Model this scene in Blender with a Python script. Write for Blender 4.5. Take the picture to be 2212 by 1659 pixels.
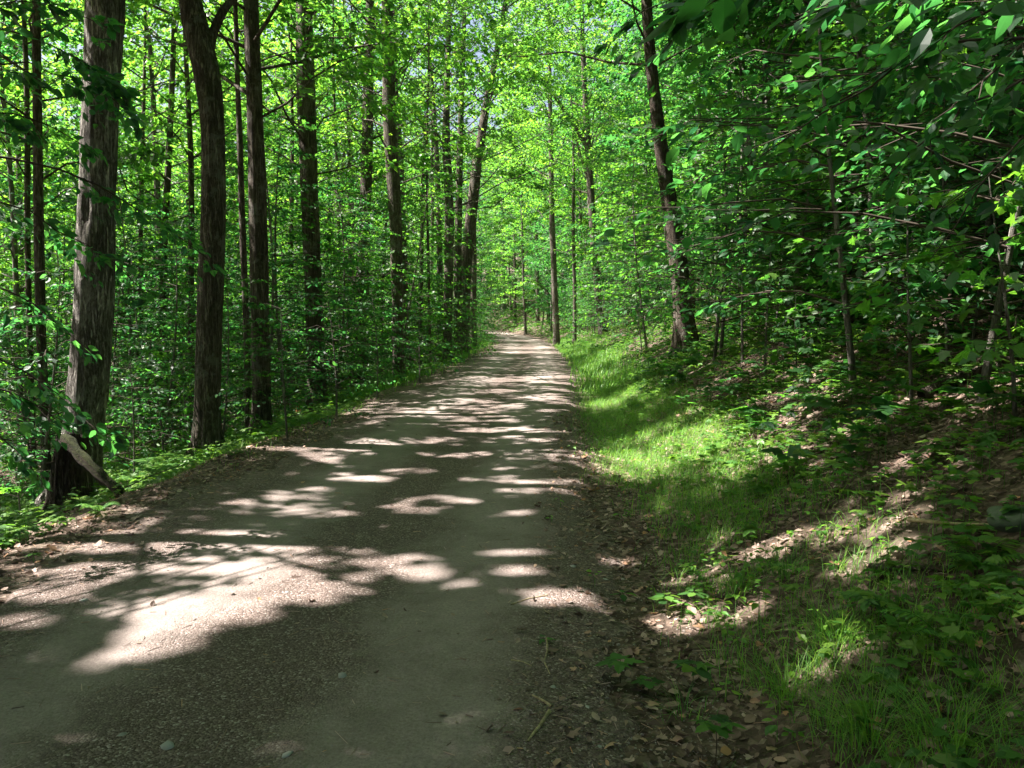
import bpy, math, numpy as np
from mathutils import Vector
PI = math.pi
R = math.radians
for o in list(bpy.data.objects): bpy.data.objects.remove(o)
scene = bpy.context.scene
COL = scene.collection

# ------------------------------------------------------------------ camera, sky, sun, exposure
F = 1814.5; CU, CV, HOR = 1106.0, 829.5, 683.0          # photograph at 2212 x 1659
PITCH = math.atan((CV - HOR) / F)
CAMZ = 1.6
cam_d = bpy.data.cameras.new("camera"); cam = bpy.data.objects.new("camera", cam_d); COL.objects.link(cam)
cam_d.sensor_width = 36; cam_d.lens = 36 * F / 2212; cam_d.clip_start = 0.05; cam_d.clip_end = 2000
cam.location = (0, 0, CAMZ); cam.rotation_euler = (PI/2 - PITCH, 0, 0)
scene.camera = cam
SUN_AZ, SUN_EL = R(85), R(56)                            # azimuth measured from +Y towards -X
S3 = np.array([-math.sin(SUN_AZ)*math.cos(SUN_EL), math.cos(SUN_AZ)*math.cos(SUN_EL), math.sin(SUN_EL)])
w = bpy.data.worlds.new("World"); scene.world = w; w.use_nodes = True
nt = w.node_tree; nt.nodes.clear()
out = nt.nodes.new('ShaderNodeOutputWorld'); bg = nt.nodes.new('ShaderNodeBackground'); sky = nt.nodes.new('ShaderNodeTexSky')
sky.sky_type = 'NISHITA'; sky.sun_disc = False; sky.sun_elevation = SUN_EL; sky.sun_rotation = -SUN_AZ
sky.dust_density = 6.0
bg.inputs[1].default_value = 0.05
nt.links.new(sky.outputs[0], bg.inputs[0]); nt.links.new(bg.outputs[0], out.inputs[0])
sd = bpy.data.lights.new("sun", 'SUN'); sun = bpy.data.objects.new("sun", sd); COL.objects.link(sun)
sd.energy = 5.0; sd.angle = R(0.53); sd.color = (1.0, 0.93, 0.86)
sun.rotation_euler = Vector(S3).to_track_quat('Z', 'Y').to_euler(); sun.location = (-20, 10, 40)
scene.view_settings.view_transform = 'Standard'; scene.view_settings.look = 'None'
scene.view_settings.exposure = 2.5; scene.view_settings.gamma = 1.0
scene.render.resolution_x = 1024; scene.render.resolution_y = 768
scene.render.engine = 'CYCLES'
cy = scene.cycles
cy.max_bounces = 4; cy.diffuse_bounces = 2; cy.glossy_bounces = 1; cy.transmission_bounces = 3; cy.transparent_max_bounces = 2
cy.sample_clamp_indirect = 6.0

# ------------------------------------------------------------------ helpers
def vnoise(x, y, seed=0):
    lat = np.random.RandomState(1000 + seed).rand(128, 128)
    x = np.asarray(x, float); y = np.asarray(y, float)
    xi = np.floor(x).astype(int); yi = np.floor(y).astype(int)
    fx = x - xi; fy = y - yi
    fx = fx*fx*(3-2*fx); fy = fy*fy*(3-2*fy)
    a = lat[xi % 128, yi % 128]; b = lat[(xi+1) % 128, yi % 128]
    c = lat[xi % 128, (yi+1) % 128]; d = lat[(xi+1) % 128, (yi+1) % 128]
    return (a*(1-fx)+b*fx)*(1-fy) + (c*(1-fx)+d*fx)*fy
def smooth(a, b, x):
    t = np.clip((x-a)/(b-a), 0, 1); return t*t*(3-2*t)

CY_ = np.array([-12, 3, 8, 13, 21, 26, 36, 48, 57, 66, 74, 80, 90, 110, 160.])
CX_ = np.array([-1.6, -1.25, -0.9, -0.65, -0.1, .2, .5, .85, .95, .55, -.5, -1.8, -5, -16, -50.])
def cx(y): return np.interp(y, CY_, CX_)
def H(x, y):
    x = np.asarray(x, float); y = np.asarray(y, float)
    l = x - cx(y)
    base = -0.22*smooth(18, 55, y) + 0.35*smooth(60, 92, y) + 0.05*np.maximum(y-88, 0)
    rise = 2.25
    rl = np.maximum(l - (rise + 0.25*(vnoise(x*.3, y*.3, 3)-.5)), 0)
    bank = 0.50*rl - 0.27*np.maximum(rl-4.6, 0) + .03*np.maximum(rl-14, 0)
    bank = bank * (1 - .25*smooth(18, 40, y))
    bank = bank - bank*0.25*np.exp(-rl/.6)
    ll = np.maximum(-l - 2.35, 0)
    drop = -0.30*ll + 0.24*np.maximum(ll-4.5, 0)
    z = base + bank + drop
    # road crown, soft mounds and ruts
    onr = np.exp(-(l/2.2)**4)
    z = z + onr*(0.035*np.cos(l*PI/1.7)*-1*.4 + 0.05*(vnoise(x*.5+7, y*.35, 5)-.5) + 0.018*(vnoise(x*1.7, y*1.7, 6)-.5))
    off = 1-onr
    z = z + off*(0.16*(vnoise(x*.7, y*.7, 8)-.5) + 0.06*(vnoise(x*2.3, y*2.3, 9)-.5))
    z = z - 0.05*np.exp(-((l-1.9)/.35)**2)
    return z
def ray(u, v):
    a, b = (u-CU)/F, (CV-v)/F
    return np.array([a, math.cos(PITCH)+b*math.sin(PITCH), -math.sin(PITCH)+b*math.cos(PITCH)])
def pt(u, v, d):
    r = ray(u, v); return np.array([0, 0, CAMZ]) + r*(d/r[1])
def at(u, v, dmin=1.2, dmax=90):
    r = ray(u, v); r = r/r[1]
    t = np.arange(dmin, dmax, .02)
    P = r[None]*t[:, None]; P[:, 2] += CAMZ
    below = P[:, 2] <= H(P[:, 0], P[:, 1])
    i = int(np.argmax(below)) if below.any() else len(t)-1
    return np.array([P[i, 0], P[i, 1], float(H(P[i, 0], P[i, 1]))])

def new_mesh(name, V, faces_flat, fsize, mats, tint=None, smooth_sh=False):
    """uniform polygons: V (n,3), faces_flat (m*fsize), tint per face"""
    me = bpy.data.meshes.new(name)
    V = np.ascontiguousarray(V, dtype=np.float32); fl = np.ascontiguousarray(faces_flat, dtype=np.int32).ravel()
    m = len(fl)//fsize
    me.vertices.add(len(V)); me.vertices.foreach_set('co', V.ravel())
    me.loops.add(len(fl)); me.loops.foreach_set('vertex_index', fl)
    me.polygons.add(m); me.polygons.foreach_set('loop_start', np.arange(0, m*fsize, fsize, dtype=np.int32))
    if smooth_sh: me.polygons.foreach_set('use_smooth', np.ones(m, dtype=bool))
    else: me.polygons.foreach_set('use_smooth', np.zeros(m, dtype=bool))
    if tint is not None:
        a = me.attributes.new('tint', 'FLOAT', 'FACE'); a.data.foreach_set('value', np.ascontiguousarray(tint, dtype=np.float32))
    me.update(calc_edges=True)
    for mm in (mats if isinstance(mats, (list, tuple)) else [mats]): me.materials.append(mm)
    return me
def link(name, me, parent=None, loc=(0, 0, 0)):
    o = bpy.data.objects.new(name, me); COL.objects.link(o); o.location = tuple(float(c) for c in loc)
    if parent is not None: o.parent = parent
    return o
def tag(o, label=None, cat=None, group=None, kind=None):
    if label: o['label'] = label
    if cat: o['category'] = cat
    if group: o['group'] = group
    if kind: o['kind'] = kind
    return o
def empty(name, loc, label, cat, group=None):
    o = link(name, None, None, loc); o.empty_display_size = .2
    return tag(o, label, cat, group)
def copy_tree(root, loc, rz=0, sc=1.0, label=None, group=None, tilt=(0, 0)):
    r = root.copy(); COL.objects.link(r); r.location = tuple(float(c) for c in loc); r.rotation_euler = (tilt[0], tilt[1], rz); r.scale = (sc, sc, sc)
    if label: r['label'] = label
    if group: r['group'] = group
    for ch in list(root.children):
        c = ch.copy(); COL.objects.link(c); c.parent = r
    return r
def norm(v):
    return v/np.maximum(np.linalg.norm(v, axis=-1, keepdims=True), 1e-9)

# leaf templates: local x across, y along, z normal (verts, tris)
def T_rhomb():
    return np.array([[0,0,0],[.31,.42,.07],[0,1,-.06],[-.31,.42,.07]]), np.array([[0,1,2],[0,2,3]])
def T_beech():
    v = [[0,0,0],[.2,.18,.05],[.29,.46,.08],[.17,.78,.03],[0,1,-.1],[-.17,.78,.03],[-.29,.46,.08],[-.2,.18,.05],[0,.5,0]]
    return np.array(v), np.array([[0,1,8],[1,2,8],[2,3,8],[3,4,8],[4,5,8],[5,6,8],[6,7,8],[7,0,8]])
def T_maple():
    h = [[.10,.02],[.42,.02],[.30,.20],[.56,.42],[.24,.46],[.20,.72]]
    o = [[0,0]]+h+[[0,1.0]]+[[-a,b] for a, b in h[::-1]]
    v = [[a, b, .06-.35*((a*a)+(b-.35)**2)] for a, b in o]+[[0,.35,.03]]
    n = len(o)
    return np.array(v), np.array([[i, (i+1) % n, n] for i in range(n)])
def T_dead():
    h = [[.12,.03],[.40,.05],[.28,.24],[.50,.48],[.22,.52],[.16,.78]]
    o = [[0,0]]+h+[[0,1.0]]+[[-a,b] for a, b in h[::-1]]
    v = [[a, b, .55*(a*a)+.25*(b-.5)**2 + .05*math.sin(9*a+5*b)] for a, b in o]+[[0,.4,.0]]
    n = len(o)
    return np.array(v), np.array([[i, (i+1) % n, n] for i in range(n)])
def T_dead_oval():
    v = [[0,0,0],[.2,.15,.10],[.33,.45,.16],[.2,.8,.06],[.02,1,.12],[-.2,.75,.12],[-.30,.42,.04],[-.16,.15,.08],[0,.5,-.02]]
    return np.array(v), np.array([[0,1,8],[1,2,8],[2,3,8],[3,4,8],[4,5,8],[5,6,8],[6,7,8],[7,0,8]])
TR, TB, TM, TD, TO = T_rhomb(), T_beech(), T_maple(), T_dead(), T_dead_oval()

class Leaves:
    def __init__(s): s.P=[]; s.D=[]; s.N=[]; s.S=[]
    def add(s, P, D, N, S):
        s.P.append(P); s.D.append(D); s.N.append(N); s.S.append(S)
    def arrays(s):
        return np.concatenate(s.P), np.concatenate(s.D), np.concatenate(s.N), np.concatenate(s.S)
def leaf_geo(P, D, N, S, T, rng):
    tv, tf = T
    D = norm(D); X = norm(np.cross(D, N)); N2 = np.cross(X, D)
    n = len(P); k = len(tv)
    wv = rng.uniform(.8, 1.15, (n, 1, 1)); cur = rng.uniform(-.6, 1.8, (n, 1, 1))
    V = P[:, None, :] + S[:, None, None]*(tv[None, :, 0:1]*X[:, None, :]*wv + tv[None, :, 1:2]*D[:, None, :] + tv[None, :, 2:3]*cur*N2[:, None, :])
    Fc = (tf[None] + (np.arange(n)*k)[:, None, None]).reshape(-1, 3)
    tint = np.repeat(rng.rand(n), len(tf))
    return V.reshape(-1, 3), Fc, tint
def leaf_object(name, parent, origin, L, T, mat, rng):
    P, D, N, S = L
    V, Fc, t = leaf_geo(P, D, N, S, T, rng)
    return link(name, new_mesh(name, V-np.asarray(origin)[None], Fc, 3, mat, t), parent)

class Tubes:
    def __init__(s): s.V=[]; s.F=[]; s.n=0
    def add(s, pts, rad, sides=6, rough=0.0, rng=None, cap=True):
        pts = np.asarray(pts, float); rad = np.asarray(rad, float); m = len(pts)
        t = norm(np.gradient(pts, axis=0))
        ref = np.where(np.abs(t[:, 2:3]) > .8, np.array([[1., 0, 0]]), np.array([[0, 0, 1.]]))
        ref = np.array([[0.3, 1., 0.05]]) if np.abs(t[0, 2]) > .6 else np.array([[0, 0.2, 1.]])
        A = norm(np.cross(t, np.repeat(ref, m, 0))); B = np.cross(t, A)
        th = np.arange(sides)*2*PI/sides
        r = np.repeat(rad[:, None], sides, 1)
        if callable(rough): r = r*rough(th[None, :]*np.ones((m, 1)), np.concatenate([[0], np.cumsum(np.linalg.norm(np.diff(pts, axis=0), axis=1))])[:, None]*np.ones((1, sides)))
        V = pts[:, None, :] + r[:, :, None]*(np.cos(th)[None, :, None]*A[:, None, :] + np.sin(th)[None, :, None]*B[:, None, :])
        i = np.arange(m-1)[:, None]*sides; j = np.arange(sides)[None, :]; j2 = (j+1) % sides
        Fq = np.stack([i+j, i+j2, i+sides+j2, i+sides+j], -1).reshape(-1, 4)
        s.V.append(V.reshape(-1, 3)); s.F.append(Fq+s.n); s.n += m*sides
        return s
    def build(s, name, mat, parent=None, origin=(0, 0, 0)):
        if not s.V: return None
        return link(name, new_mesh(name, np.concatenate(s.V)-np.asarray(origin)[None], np.concatenate(s.F), 4, mat, None, True), parent)

# ------------------------------------------------------------------ materials
class NT:
    def __init__(s, name):
        s.m = bpy.data.materials.new(name); s.m.use_nodes = True; s.t = s.m.node_tree; s.t.nodes.clear()
        s.out = s.n('ShaderNodeOutputMaterial')
    def n(s, ty, **kw):
        nd = s.t.nodes.new(ty)
        for k, v in kw.items():
            if k.startswith('i_'):
                nd.inputs[k[2:].replace('_', ' ')].default_value = v
            else: setattr(nd, k, v)
        return nd
    def l(s, a, b): s.t.links.new(a, b)
    def ramp(s, fac, stops, interp='LINEAR'):
        r = s.n('ShaderNodeValToRGB'); r.color_ramp.interpolation = interp
        e = r.color_ramp.elements
        while len(e) < len(stops): e.new(0.5)
        for el, (p, c) in zip(e, stops): el.position = p; el.color = tuple(c)+(1,)
        s.l(fac, r.inputs[0]); return r.outputs[0]
    def math(s, op, a, b=None, c=None):
        m = s.n('ShaderNodeMath', operation=op)
        for i, x in enumerate((a, b, c)):
            if x is None: continue
            if isinstance(x, (int, float)): m.inputs[i].default_value = x
            else: s.l(x, m.inputs[i])
        return m.outputs[0]
    def mix(s, fac, a, b, blend='MIX'):
        m = s.n('ShaderNodeMix', data_type='RGBA', blend_type=blend)
        for sock, x in ((m.inputs[0], fac), (m.inputs[6], a), (m.inputs[7], b)):
            if isinstance(x, (int, float)): sock.default_value = x
            elif isinstance(x, (tuple, list)): sock.default_value = tuple(x)+(1,)
            else: s.l(x, sock)
        return m.outputs[2]
    def coord(s, which='Object', scale=(1, 1, 1)):
        tc = s.n('ShaderNodeTexCoord'); mp = s.n('ShaderNodeMapping'); mp.inputs['Scale'].default_value = scale
        s.l(tc.outputs[which], mp.inputs[0]); return mp.outputs[0]
    def pos(s, scale=(1, 1, 1)):
        g = s.n('ShaderNodeNewGeometry'); mp = s.n('ShaderNodeMapping'); mp.inputs['Scale'].default_value = scale
        s.l(g.outputs['Position'], mp.inputs[0]); return mp.outputs[0]
    def noise(s, vec, scale, detail=4, rough=.55, dist=0):
        n = s.n('ShaderNodeTexNoise'); n.inputs['Scale'].default_value = scale; n.inputs['Detail'].default_value = detail
        n.inputs['Roughness'].default_value = rough; n.inputs['Distortion'].default_value = dist
        s.l(vec, n.inputs['Vector']); return n.outputs['Fac']
    def voro(s, vec, scale, feat='F1', outp='Distance'):
        n = s.n('ShaderNodeTexVoronoi', feature=feat); n.inputs['Scale'].default_value = scale
        s.l(vec, n.inputs['Vector']); return n.outputs[outp]
    def bump(s, h, strength, dist=.02, nrm=None):
        b = s.n('ShaderNodeBump'); b.inputs['Strength'].default_value = strength; b.inputs['Distance'].default_value = dist
        s.l(h, b.inputs['Height'])
        if nrm is not None: s.l(nrm, b.inputs['Normal'])
        return b.outputs[0]
    def principled(s, col, rough=.85, nrm=None, spec=.3):
        p = s.n('ShaderNodeBsdfPrincipled')
        if isinstance(col, (tuple, list)): p.inputs['Base Color'].default_value = tuple(col)+(1,)
        else: s.l(col, p.inputs['Base Color'])
        if isinstance(rough, (int, float)): p.inputs['Roughness'].default_value = rough
        else: s.l(rough, p.inputs['Roughness'])
        p.inputs['Specular IOR Level'].default_value = spec
        if nrm is not None: s.l(nrm, p.inputs['Normal'])
        return p.outputs[0]
    def done(s, sh): s.l(sh, s.out.inputs[0]); return s.m

def leaf_mat(name, refl, trans, tmix=.5, rough=.42, spec=.5):
    k = NT(name)
    a = k.n('ShaderNodeAttribute', attribute_name='tint').outputs['Fac']
    oi = k.n('ShaderNodeObjectInfo').outputs['Random']
    v = k.math('ADD', k.math('MULTIPLY', a, .65), k.math('MULTIPLY', oi, .35))
    rc = k.ramp(v, [(.1, [refl[0]*.40, refl[1]*.42, refl[2]*.6]), (.5, refl), (.9, [refl[0]*2.1, refl[1]*1.4, refl[2]*1.0])])
    tc = k.ramp(v, [(.1, [trans[0]*.35, trans[1]*.42, trans[2]*.8]), (.5, trans), (.9, [trans[0]*1.9, trans[1]*1.3, trans[2]*1.0])])
    p = k.principled(rc, rough, None, spec)
    t = k.n('ShaderNodeBsdfTranslucent'); k.l(tc, t.inputs[0])
    m = k.n('ShaderNodeMixShader'); m.inputs[0].default_value = tmix; k.l(p, m.inputs[1]); k.l(t.outputs[0], m.inputs[2])
    return k.done(m.outputs[0])
M_maple = leaf_mat('maple_leaf', (.034, .102, .026), (.125, .42, .038), .50)
M_beech = leaf_mat('beech_leaf', (.030, .098, .034), (.095, .39, .065), .48, .48, .35)
M_canopy = leaf_mat('canopy_leaf', (.033, .096, .028), (.20, .54, .050), .54)
M_cover = leaf_mat('seedling_leaf', (.055, .150, .028), (.13, .36, .032), .38, .5, .35)
M_grass = leaf_mat('grass_blade', (.11, .28, .05), (.20, .49, .06), .42, .5)
M_fern = leaf_mat('fern_leaf', (.07, .20, .028), (.17, .45, .03), .42, .5)

def bark_mat(name, dark, light, moss=.25, vs=1.0, lichen=.3):
    k = NT(name)
    c = k.coord('Object', (1, 1, .11)); cm = k.coord('Object', (1, 1, .33)); c2 = k.coord('Object', (1, 1, 1))
    n1 = k.noise(c, 34*vs, 7, .68, 1.1); n2 = k.noise(cm, 75*vs, 5, .7, .4); n3 = k.noise(c2, 2.2, 5, .6)
    h = k.math('ADD', k.math('MULTIPLY', n1, .72), k.math('MULTIPLY', n2, .28))
    hh = k.math('ADD', h, k.math('MULTIPLY', k.math('SUBTRACT', n3, .5), .25))
    col = k.ramp(hh, [(.34, [d*.35 for d in dark]), (.48, dark), (.66, light)])
    li = k.ramp(k.noise(c2, 4.2, 7, .7), [(.54, (0, 0, 0)), (.60, (1, 1, 1))])
    col = k.mix(k.math('MULTIPLY', li, lichen), col, (.27, .27, .235))
    mo = k.ramp(k.noise(c2, 1.7, 4, .7), [(.5, (0, 0, 0)), (.7, (1, 1, 1))])
    col = k.mix(k.math('MULTIPLY', mo, moss), col, (.06, .075, .022))
    rd = k.ramp(h, [(.40, (0, 0, 0)), (.55, (1, 1, 1))])
    return k.done(k.principled(col, .9, k.bump(rd, .9, .03, k.bump(n2, .5, .01)), .12))
M_bark = bark_mat('maple_bark', (.092, .076, .062), (.255, .22, .188), .25, 1.0, .45)
M_bark_sunlit = bark_mat('sunlit_maple_bark', (.125, .112, .100), (.50, .465, .43), .25, .9, .5)  # maple bark lightened in colour so the thick trunk's sunlit side looks brighter
M_bark_smooth = bark_mat('beech_bark', (.17, .155, .135), (.30, .28, .25), .12, .6, .5)
M_bark_dark = bark_mat('dark_bark', (.085, .066, .052), (.19, .155, .13), .2)
M_twig = NT('twig_bark'); M_twig = M_twig.done(M_twig.principled((.050, .038, .028), .85))
def stick_mat():
    k = NT('bleached_stick'); n = k.noise(k.coord('Object', (1, 1, 1)), 40, 4)
    return k.done(k.principled(k.ramp(n, [(.3, (.16, .12, .07)), (.7, (.42, .35, .21))]), .8))
M_stick = stick_mat()
def wood_mat(name, a, b):
    k = NT(name); n = k.noise(k.coord('Object', (1, 1, .2)), 30, 5)
    return k.done(k.principled(k.ramp(n, [(.3, a), (.7, b)]), .9, k.bump(n, .8, .03)))
M_rot = wood_mat('rotten_orange_wood', (.28, .085, .035), (.60, .27, .14))
def moss_log():
    k = NT('mossy_log'); c = k.coord('Object')
    n = k.noise(c, 5, 5, .7); n2 = k.noise(c, 28, 7, .7, .8)
    g = k.n('ShaderNodeNewGeometry'); sp = k.n('ShaderNodeSeparateXYZ'); k.l(g.outputs['Normal'], sp.inputs[0])
    up = k.math('ADD', k.math('MULTIPLY', sp.outputs[2], .6), k.math('MULTIPLY', n, .8))
    col = k.mix(k.ramp(up, [(.45, (0, 0, 0)), (.75, (1, 1, 1))]), k.ramp(n2, [(.3, (.014, .010, .008)), (.7, (.055, .038, .028))]), k.ramp(n2, [(.35, (.010, .013, .004)), (.7, (.042, .050, .012))]))
    return k.done(k.principled(col, .95, k.bump(k.math('ADD', n2, n), 1, .04)))
M_mosslog = moss_log()
def stone_mat(name, a, b):
    k = NT(name); c = k.coord('Object'); oi = k.n('ShaderNodeAttribute', attribute_name='tint').outputs['Fac']
    n = k.noise(c, 30, 5, .65)
    v = k.math('ADD', k.math('MULTIPLY', n, .5), k.math('MULTIPLY', oi, .5))
    return k.done(k.principled(k.ramp(v, [(.2, a), (.8, b)]), .8, k.bump(n, .5, .01)))
M_gravel = stone_mat('gravel_stone', (.12, .105, .095), (.40, .36, .33))
M_stone = stone_mat('pale_stone', (.20, .21, .20), (.40, .40, .38))
M_boulder = stone_mat('lichened_rock', (.02, .03, .018), (.10, .13, .09))
def dead_mat():
    k = NT('dead_leaf'); a = k.n('ShaderNodeAttribute', attribute_name='tint').outputs['Fac']
    col = k.ramp(a, [(0, (.07, .045, .035)), (.3, (.17, .115, .09)), (.6, (.30, .21, .165)), (.85, (.42, .32, .27)), (1, (.42, .22, .11))])
    p = k.principled(col, .7, None, .35); t = k.n('ShaderNodeBsdfTranslucent'); k.l(col, t.inputs[0])
    m = k.n('ShaderNodeMixShader'); m.inputs[0].default_value = .2; k.l(p, m.inputs[1]); k.l(t.outputs[0], m.inputs[2])
    return k.done(m.outputs[0])
M_dead = dead_mat()
def soil_mat():
    k = NT('forest_floor'); c = k.pos()
    n1 = k.noise(c, 1.1, 4); n2 = k.noise(c, 14, 6, .7); v = k.voro(c, 26, 'F1', 'Color')
    vd = k.voro(c, 26)
    cell = k.n('ShaderNodeSeparateColor'); k.l(v, cell.inputs[0])
    a = k.ramp(cell.outputs[0], [(0, (.05, .034, .026)), (.5, (.13, .092, .072)), (.85, (.24, .175, .14)), (1, (.32, .25, .215))])
    col = k.mix(k.ramp(n2, [(.35, (1, 1, 1)), (.6, (0, 0, 0))]), a, (.055, .04, .03))
    col = k.mix(k.ramp(n1, [(.5, (0, 0, 0)), (.75, (.4, .4, .4))]), col, (.035, .05, .018))
    h = k.math('ADD', k.math('MULTIPLY', n2, .7), k.math('MULTIPLY', vd, .5))
    return k.done(k.principled(col, .9, k.bump(h, 1, .04), .2))
M_soil = soil_mat()
def road_mat():
    k = NT('packed_dirt'); c = k.pos()
    lat = k.n('ShaderNodeAttribute', attribute_name='lat').outputs['Fac']
    big = k.noise(c, .9, 4, .6); mid = k.noise(c, 6, 5, .6); fine = k.noise(c, 70, 3, .7)
    wob = k.math('MULTIPLY', k.math('SUBTRACT', big, .5), .9)
    la = k.math('ADD', lat, wob)
    # wheel tracks at +-0.8
    d = k.math('ABSOLUTE', k.math('SUBTRACT', k.math('ABSOLUTE', la), .82))
    d = k.math('ADD', d, k.math('MULTIPLY', k.math('SUBTRACT', mid, .5), .5))
    track = k.ramp(d, [(.20, (1, 1, 1)), (.55, (0, 0, 0))])
    pk = k.ramp(fine, [(.3, (.150, .124, .113)), (.7, (.275, .230, .212))])
    v = k.voro(c, 105, 'F1', 'Color'); cell = k.n('ShaderNodeSeparateColor'); k.l(v, cell.inputs[0])
    gr = k.ramp(cell.outputs[0], [(0, (.048, .034, .029)), (.5, (.125, .093, .081)), (.9, (.23, .182, .163)), (1, (.44, .39, .37))])
    gr = k.mix(k.math('MULTIPLY', mid, .35), gr, (.13, .095, .08))
    col = k.mix(track, gr, pk)
    edge = k.math('ABSOLUTE', lat); edge = k.math('ADD', edge, k.math('MULTIPLY', k.math('SUBTRACT', mid, .5), .9))
    e = k.ramp(k.math('MULTIPLY', edge, .4), [(.60, (0, 0, 0)), (.82, (1, 1, 1))])
    v2 = k.voro(c, 38, 'F1', 'Color'); c2 = k.n('ShaderNodeSeparateColor'); k.l(v2, c2.inputs[0])
    lit = k.ramp(c2.outputs[0], [(0, (.06, .043, .036)), (.55, (.13, .098, .085)), (.9, (.24, .19, .165)), (1, (.32, .26, .23))])
    col = k.mix(e, col, lit)
    pt_ = k.ramp(k.noise(c, 2.6, 5, .7), [(.42, (0, 0, 0)), (.62, (1, 1, 1))])
    col = k.mix(k.math('MULTIPLY', pt_, .35), col, (.085, .064, .054))
    # twig-like dark specks
    sp = k.voro(k.pos((1, 3.2, 1)), 22); s2 = k.ramp(sp, [(.05, (1, 1, 1)), (.10, (0, 0, 0))])
    col = k.mix(k.math('MULTIPLY', s2, .7), col, (.05, .04, .032))
    vd = k.voro(c, 105); h1 = k.math('SUBTRACT', 1.0, vd)
    inv = k.math('SUBTRACT', 1.0, track)
    h = k.math('ADD', k.math('MULTIPLY', h1, k.math('ADD', k.math('MULTIPLY', inv, .9), .15)), k.math('MULTIPLY', fine, .4))
    n1 = k.bump(h, .8, .012); n2 = k.bump(mid, .35, .05, n1)
    return k.done(k.principled(col, .9, n2, .25))
M_road = road_mat()

# ------------------------------------------------------------------ ground and road
def grid(xs, ys, zf):
    X, Y = np.meshgrid(xs, ys); Z = zf(X, Y)
    V = np.stack([X, Y, Z], -1).reshape(-1, 3); nx, ny = len(xs), len(ys)
    i = np.arange(ny-1)[:, None]*nx; j = np.arange(nx-1)[None]
    Fq = np.stack([i+j, i+j+1, i+nx+j+1, i+nx+j], -1).reshape(-1, 4)
    return V, Fq
xs = np.concatenate([np.arange(-160, -30, 10), np.arange(-30, -7, .8), np.arange(-7, 8, .11), np.arange(8, 30, .8), np.arange(30, 161, 10)])
ys = np.concatenate([np.arange(-30, 0, 1.5), np.arange(0, 12, .1), np.arange(12, 30, .25), np.arange(30, 125, .8), np.arange(125, 301, 10)])
def HG(x, y):
    l = x-cx(y); return H(x, y) - .03*np.clip((1.75-np.abs(l))/.15, 0, 1)
V, Fq = grid(xs, ys, HG)
g = link('ground', new_mesh('ground', V, Fq, 4, M_soil, None, True)); tag(g, kind='structure')
ls = np.linspace(-1, 1, 45)
ysr = np.concatenate([np.arange(-12, 0, .6), np.arange(0, 14, .08), np.arange(14, 30, .2), np.arange(30, 125, .6)])
Lm, Ym = np.meshgrid(ls, ysr)
wl = 1.95+.5*(vnoise(ysr*.9, 0*ysr, 21)-.5)+.25*(vnoise(ysr*4, 0*ysr, 22)-.5)
wr = 1.75+.4*(vnoise(ysr*.9, 0*ysr, 23)-.5)+.25*(vnoise(ysr*4, 0*ysr, 24)-.5)
Lat = np.where(Lm < 0, Lm*wl[:, None], Lm*wr[:, None])
Xr = Lat+cx(Ym); Zr = H(Xr, Ym)+.006-.03*np.clip((np.abs(Lm)-.96)/.04, 0, 1)
V = np.stack([Xr, Ym, Zr], -1).reshape(-1, 3); nx, ny = len(ls), len(ysr)
i = np.arange(ny-1)[:, None]*nx; j = np.arange(nx-1)[None]
me = new_mesh('dirt_road', V, np.stack([i+j, i+j+1, i+nx+j+1, i+nx+j], -1).reshape(-1, 4), 4, M_road, None, True)
a = me.attributes.new('lat', 'FLOAT', 'POINT'); a.data.foreach_set('value', Lat.astype(np.float32).ravel())
tag(link('dirt_road', me), kind='structure')

# ------------------------------------------------------------------ where the canopy leaves gaps for the sun (ground coordinates)
SPOTS = [ # u, v, half width, half height (centre of sunlit patches on the ground)
 (340,1380,115,44), (430,1320,170,36), (610,1272,130,26), (520,1235,140,14), (790,1262,90,22), (930,1250,100,30), (1120,1235,60,12), (690,1300,60,16), (870,1215,90,12),
 (1215,1295,100,22), (1480,1340,105,34), (1600,1330,60,20), (1830,1400,55,18), (120,1290,80,16), (60,1340,50,12), (95,1425,28,6), (220,1430,40,8),
 (930,1088,120,15), (700,1110,90,8), (560,1088,110,7), (860,1140,60,8), (1140,1140,40,6), (1110,1192,100,6), (560,1170,70,8), (640,1185,60,5), (1120,1108,60,5),
 (800,958,60,8), (720,992,60,8), (880,1020,60,6), (780,1035,80,7), (920,952,60,7), (1010,985,60,5), (1110,1040,40,4), (1050,930,70,5),
 (1000,868,70,6), (1180,862,60,6), (1070,880,90,5), (900,888,60,5), (1060,845,60,4), (1200,840,40,4), (1100,760,90,3), (1120,795,80,3), (1200,815,50,3),
 (1430,985,150,46), (1530,975,90,26), (1380,1010,60,20), (1640,1000,90,30), (1880,905,90,16), (1800,860,90,14), (1960,1000,70,16), (2000,1050,80,14),
 (1820,1140,50,12), (1880,1210,80,16), (1690,990,60,22), (1700,850,50,10), (1610,1210,110,18), (1560,1170,80,12), (1930,1130,60,12), (1740,735,50,8),
 (1230,745,60,5), (1300,775,60,5), (380,1020,50,20), (340,1010,40,20), (950,800,50,6), (1330,870,60,8), (642,915,45,14), (2100,900,60,12),
]
EL = []
for (u, v, hw, hh) in SPOTS:
    p = at(u, v); q0 = at(u, v+hh); q1 = at(u, v-hh)
    sh = 1.0 if p[1] < 5.6 or p[0] > 1 else .84
    EL.append((p[0], p[1], sh*hw*p[1]/F, max(.12, (q1[1]-q0[1])/2)))
EL += [(-4.6,10.25,1.4,.40), (-2.7,10.1,.85,.30), (-4.4,10.6,.7,.3), (-2.6,5.9,1.1,.3)]
EL = np.array(EL)
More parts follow.
